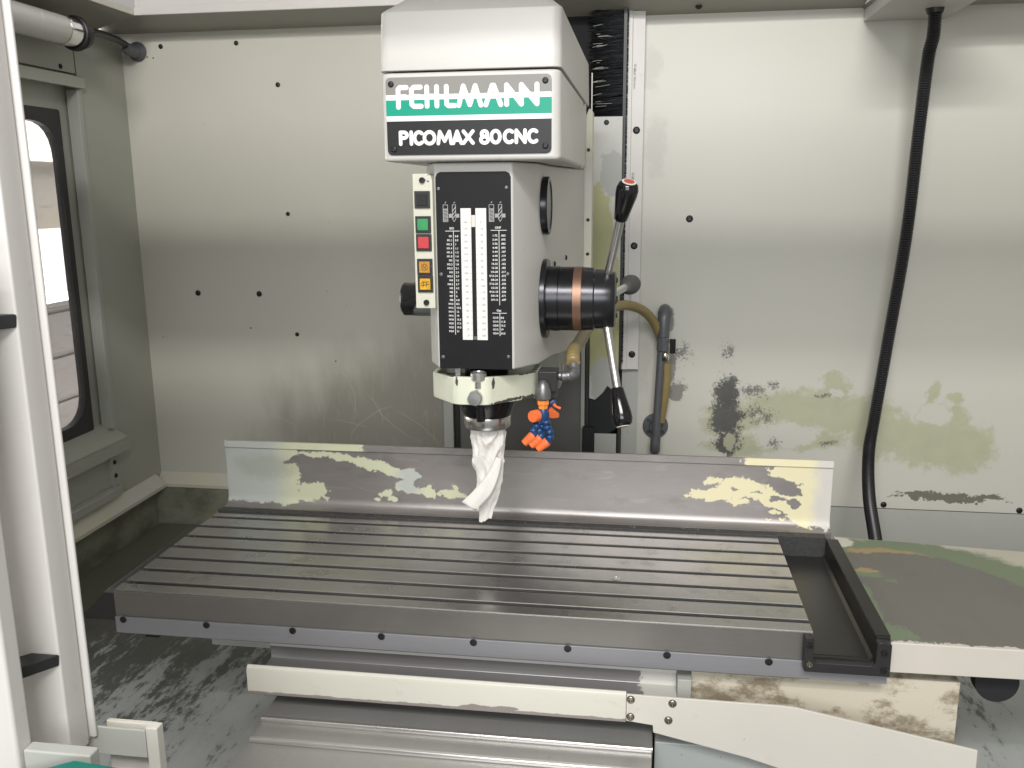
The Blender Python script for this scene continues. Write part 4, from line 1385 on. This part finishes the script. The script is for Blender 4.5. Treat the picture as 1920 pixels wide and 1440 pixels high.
MB().lathe([(.0075, .0002), (.0075, .0006), (.0062, .0008), (.0060, .0003), (0, .0003)], (.795, .1435, 0), (0, 0, 1), 24).build('plug', 'steel_bright', mt, smooth=True)
# front face and screwed ledge bar
MB().box(.0, 1.0795, -.0022, -.0002, -.0430, -.0015).build('front_face', 'steel_front', mt)
fb = MB().box(.0, 1.184, -.0055, -.0004, -.0715, -.0440).build('front_bar', 'steel_bar', mt, .0006)
for x in (.014, .156, .299, .442, .586, .729, .875, 1.020):
    screw(fb, (x, -.0055, -.0485), (0, -1, 0), .0056, dome=False, h=.0012)
# rear channel and backsplash
MB().box(.0, 1.165, .3595, .3780, -.075, .0035).build('rear_channel', simple('dark_swarf', (0.055, 0.055, 0.055), .6, .3, .5, 180, .8, 350), mt, .001)
ch_ = MB()
rnd = random.Random(5)
for i in range(330):
    x, y = rnd.uniform(.0, 1.15), rnd.uniform(.361, .377)
    a = rnd.uniform(0, PI)
    l = rnd.uniform(.0008, .003)
    ch_.add([(x, y, .0038), (x + l * math.cos(a), y + l * math.sin(a), .0044), (x + l * math.cos(a), y + l * math.sin(a) + .0006, .0052)], [(0, 1, 2)])
o = ch_.build('swarf', 'screw_steel', mt)
o['kind'] = 'stuff'
spl = [(.3785, -.075), (.3785, .0045)] + [(.3815 + .0190 * math.sin(R(a)), .0235 - .0190 * math.cos(R(a))) for a in (0, 12, 24, 36, 48, 60, 72, 84)] + [(.4010, .028), (.4010, .1215), (.3985, .1222), (.3975, .1235), (.3985, .1360), (.4030, .1362), (.4050, .1350), (.4060, .015), (.4060, -.075)]
MB().prism(spl, 'X', .005, 1.1775).build('backsplash', 'splash', mt, smooth=True)
# side trough
M['trough'] = simple('oily_trough', (0.038, 0.037, 0.033), .33, .45, .3, 25, .3, 120)
tr = [(1.080, -.0045), (1.080, -.034), (1.158, -.034), (1.1630, -.031), (1.1645, -.024), (1.1648, -.0005), (1.1660, .0012), (1.1850, .0012), (1.1850, -.0430), (1.080, -.0430)]
MB().prism(tr, 'Y', -.0002, .3590).build('trough', 'trough', mt)
bk = MB().prism(fillet([(1.066, .0), (1.0775, .0005), (1.0790, -.034), (1.083, -.0375), (1.158, -.0375), (1.1625, -.033), (1.1635, -.004), (1.1665, -.0015), (1.1800, -.0015), (1.1830, -.004), (1.1830, -.0525), (1.068, -.0525), (1.066, -.050)], .0012, 2), 'Y', -.0200, -.0058).build('end_bracket', 'black', mt, .0008)
MB().prism([(1.0805, -.0425), (1.1840, -.0425), (1.1840, .0002), (1.1655, .0002), (1.1640, -.024), (1.1625, -.0310), (1.157, -.0350), (1.0805, -.0350)], 'Y', -.0054, -.0004).build('end_bridge', 'trough', mt)
for (x, z) in ((1.0725, -.011), (1.0735, -.040), (1.1735, -.016), (1.1745, -.042)):
    screw(bk, (x, -.0200, z), (0, -1, 0), .0046, 'screw_steel' if (x, z) == (1.0735, -.040) else 'screw', dome=False, h=.003)
MB().prism([(-.0005, -.008), (-.022, -.008), (-.060, -.047), (-.060, -.057), (-.0005, -.055)], 'Y', .004, .30).build('end_wing', 'steel_dark', mt, .0008)
MB().box(.04, .062, .01, .05, -.085, -.0755).build('stop_dog', 'black_matt', mt)

# ------------------------------------------------------------------ saddle under the table
sd_ = thing('saddle', 'worn cream saddle trough and rail under the front of the table', 'saddle', (.55, .1, -.28))
MB().box(.26, .85, .09, .40, -.28, -.076).build('casting', 'saddle', sd_)
MB().box(.143, .2435, .030, .060, -.1020, -.0900).build('end_strip', 'paint_grey', sd_, .001)
MB().prism([(.036, -.0755), (.030, -.0920), (.0292, -.0925), (.0290, -.1150), (.028, -.1165), (-.040, -.1195), (-.040, -.1220), (.034, -.1200), (.05, -.0755)], 'X', .2445, .8915).build('trough', 'lip', sd_, .0008)
MB().box(.2445, .8915, .0270, .0296, -.0955, -.0905).build('trough_lip', 'paint_clean', sd_, .0008)
ra = MB().prism([(-.0505, -.1340), (-.0520, -.1335), (-.0520, -.0960), (-.0505, -.0900), (-.0470, -.0872), (-.0430, -.0885), (-.0430, -.1340)], 'X', .2400, .8175)
ra.build('rail', 'rail', sd_, .001)
MB().box(.892, .9120, .0, .06, -.1450, -.0900).build('end_block', 'paint_grey', sd_, .001)
MB().box(.9125, 1.292, .020, .060, -.19, -.0760).build('hanger_plate', 'hanger', sd_, .001)
ar = MB().prism([(.8180, -.0880), (.8920, -.0885), (1.0330, -.0888), (1.0530, -.0900), (1.2960, -.1350), (1.2970, -.24), (1.22, -.24), (.990, -.1740), (.8570, -.1455), (.8560, -.1340), (.8180, -.1300)], 'Y', -.0540, -.0500).build('splash_arm', 'arm', sd_, .0008)
for (x, z) in ((.8240, -.0950), (.8240, -.1225), (.8830, -.0965), (.8780, -.1235)):
    screw(ar, (x, -.0540, z), (0, -1, 0), .0060, 'screw_steel')
MB().box(.8600, 1.25, -.03, .085, -.28, -.176).build('base', 'saddle', sd_, .002)

# telescopic way covers stepping down towards the front
wc = thing('way_cover', 'stepped telescopic steel way cover below the cream rail', 'way cover', (.55, -.15, FZ))
steps = [(.268, .8560, -.0700, .06, -.1600), (.2685, .8545, -.1130, .02, -.1665), (.2600, .8535, -.1850, -.03, -.1735), (.2600, .8530, -.30, -.10, -.1810)]
x_prev = None
for i, (x0, x1, y0, y1, z) in enumerate(steps):
    z0 = z - .0045
    cvp = MB().prism([(y0, z - .016), (y0, z - .003), (y0 + .0045, z - .0025), (y0 + .0055, z0 + .0028), (y1, z0 + .0050), (y1, z - .03), (y0 + .003, z - .03)], 'X', x0, x1).build('cover_plate', 'steel_cover', wc)
    MB().prism([(y0 - .0012, z - .0075), (y0 - .0020, z - .0060), (y0 - .0020, z - .0020), (y0 - .0006, z), (y0 + .0042, z + .0004), (y0 + .0046, z - .0022), (y0 - .0003, z - .0028), (y0 - .0003, z - .0075)], 'X', x0 - .0006, x1 + .0006).build('wiper_lip', 'steel_lip', cvp, .0004)
MB().box(.27, .85, -.35, .06, FZ, -.215).build('slide_base', 'steel_dark', wc)

# ------------------------------------------------------------------ worn shelf to the right of the table
sh = thing('shelf', 'fixed shelf right of the table, paint worn to grey metal', 'shelf', (1.5, .2, -.05))
MB().hexa([(1.1865, .0, -.0560), (2.04, .0, -.0480), (2.04, .315, -.05), (1.1865, .402, -.056)], [(1.1865, .0, -.0095), (2.04, .0, -.0095), (2.04, .315, -.0095), (1.1865, .402, -.0095)]).build('top', 'shelf', sh, .0015)
MB().box(1.55, 1.60, .05, .10, FZ, -.0565).build('leg', 'paint_grey', sh)
MB().box(1.95, 2.0, .05, .10, FZ, -.0565).build('leg', 'paint_grey', sh)
MB().lathe([(.030, 0), (.030, .02), (.026, .02), (.026, .015), (0, .015)], (1.345, .03, -.078), (0, 1, 0), 30).build('pulley', 'black_matt', sh, smooth=True)
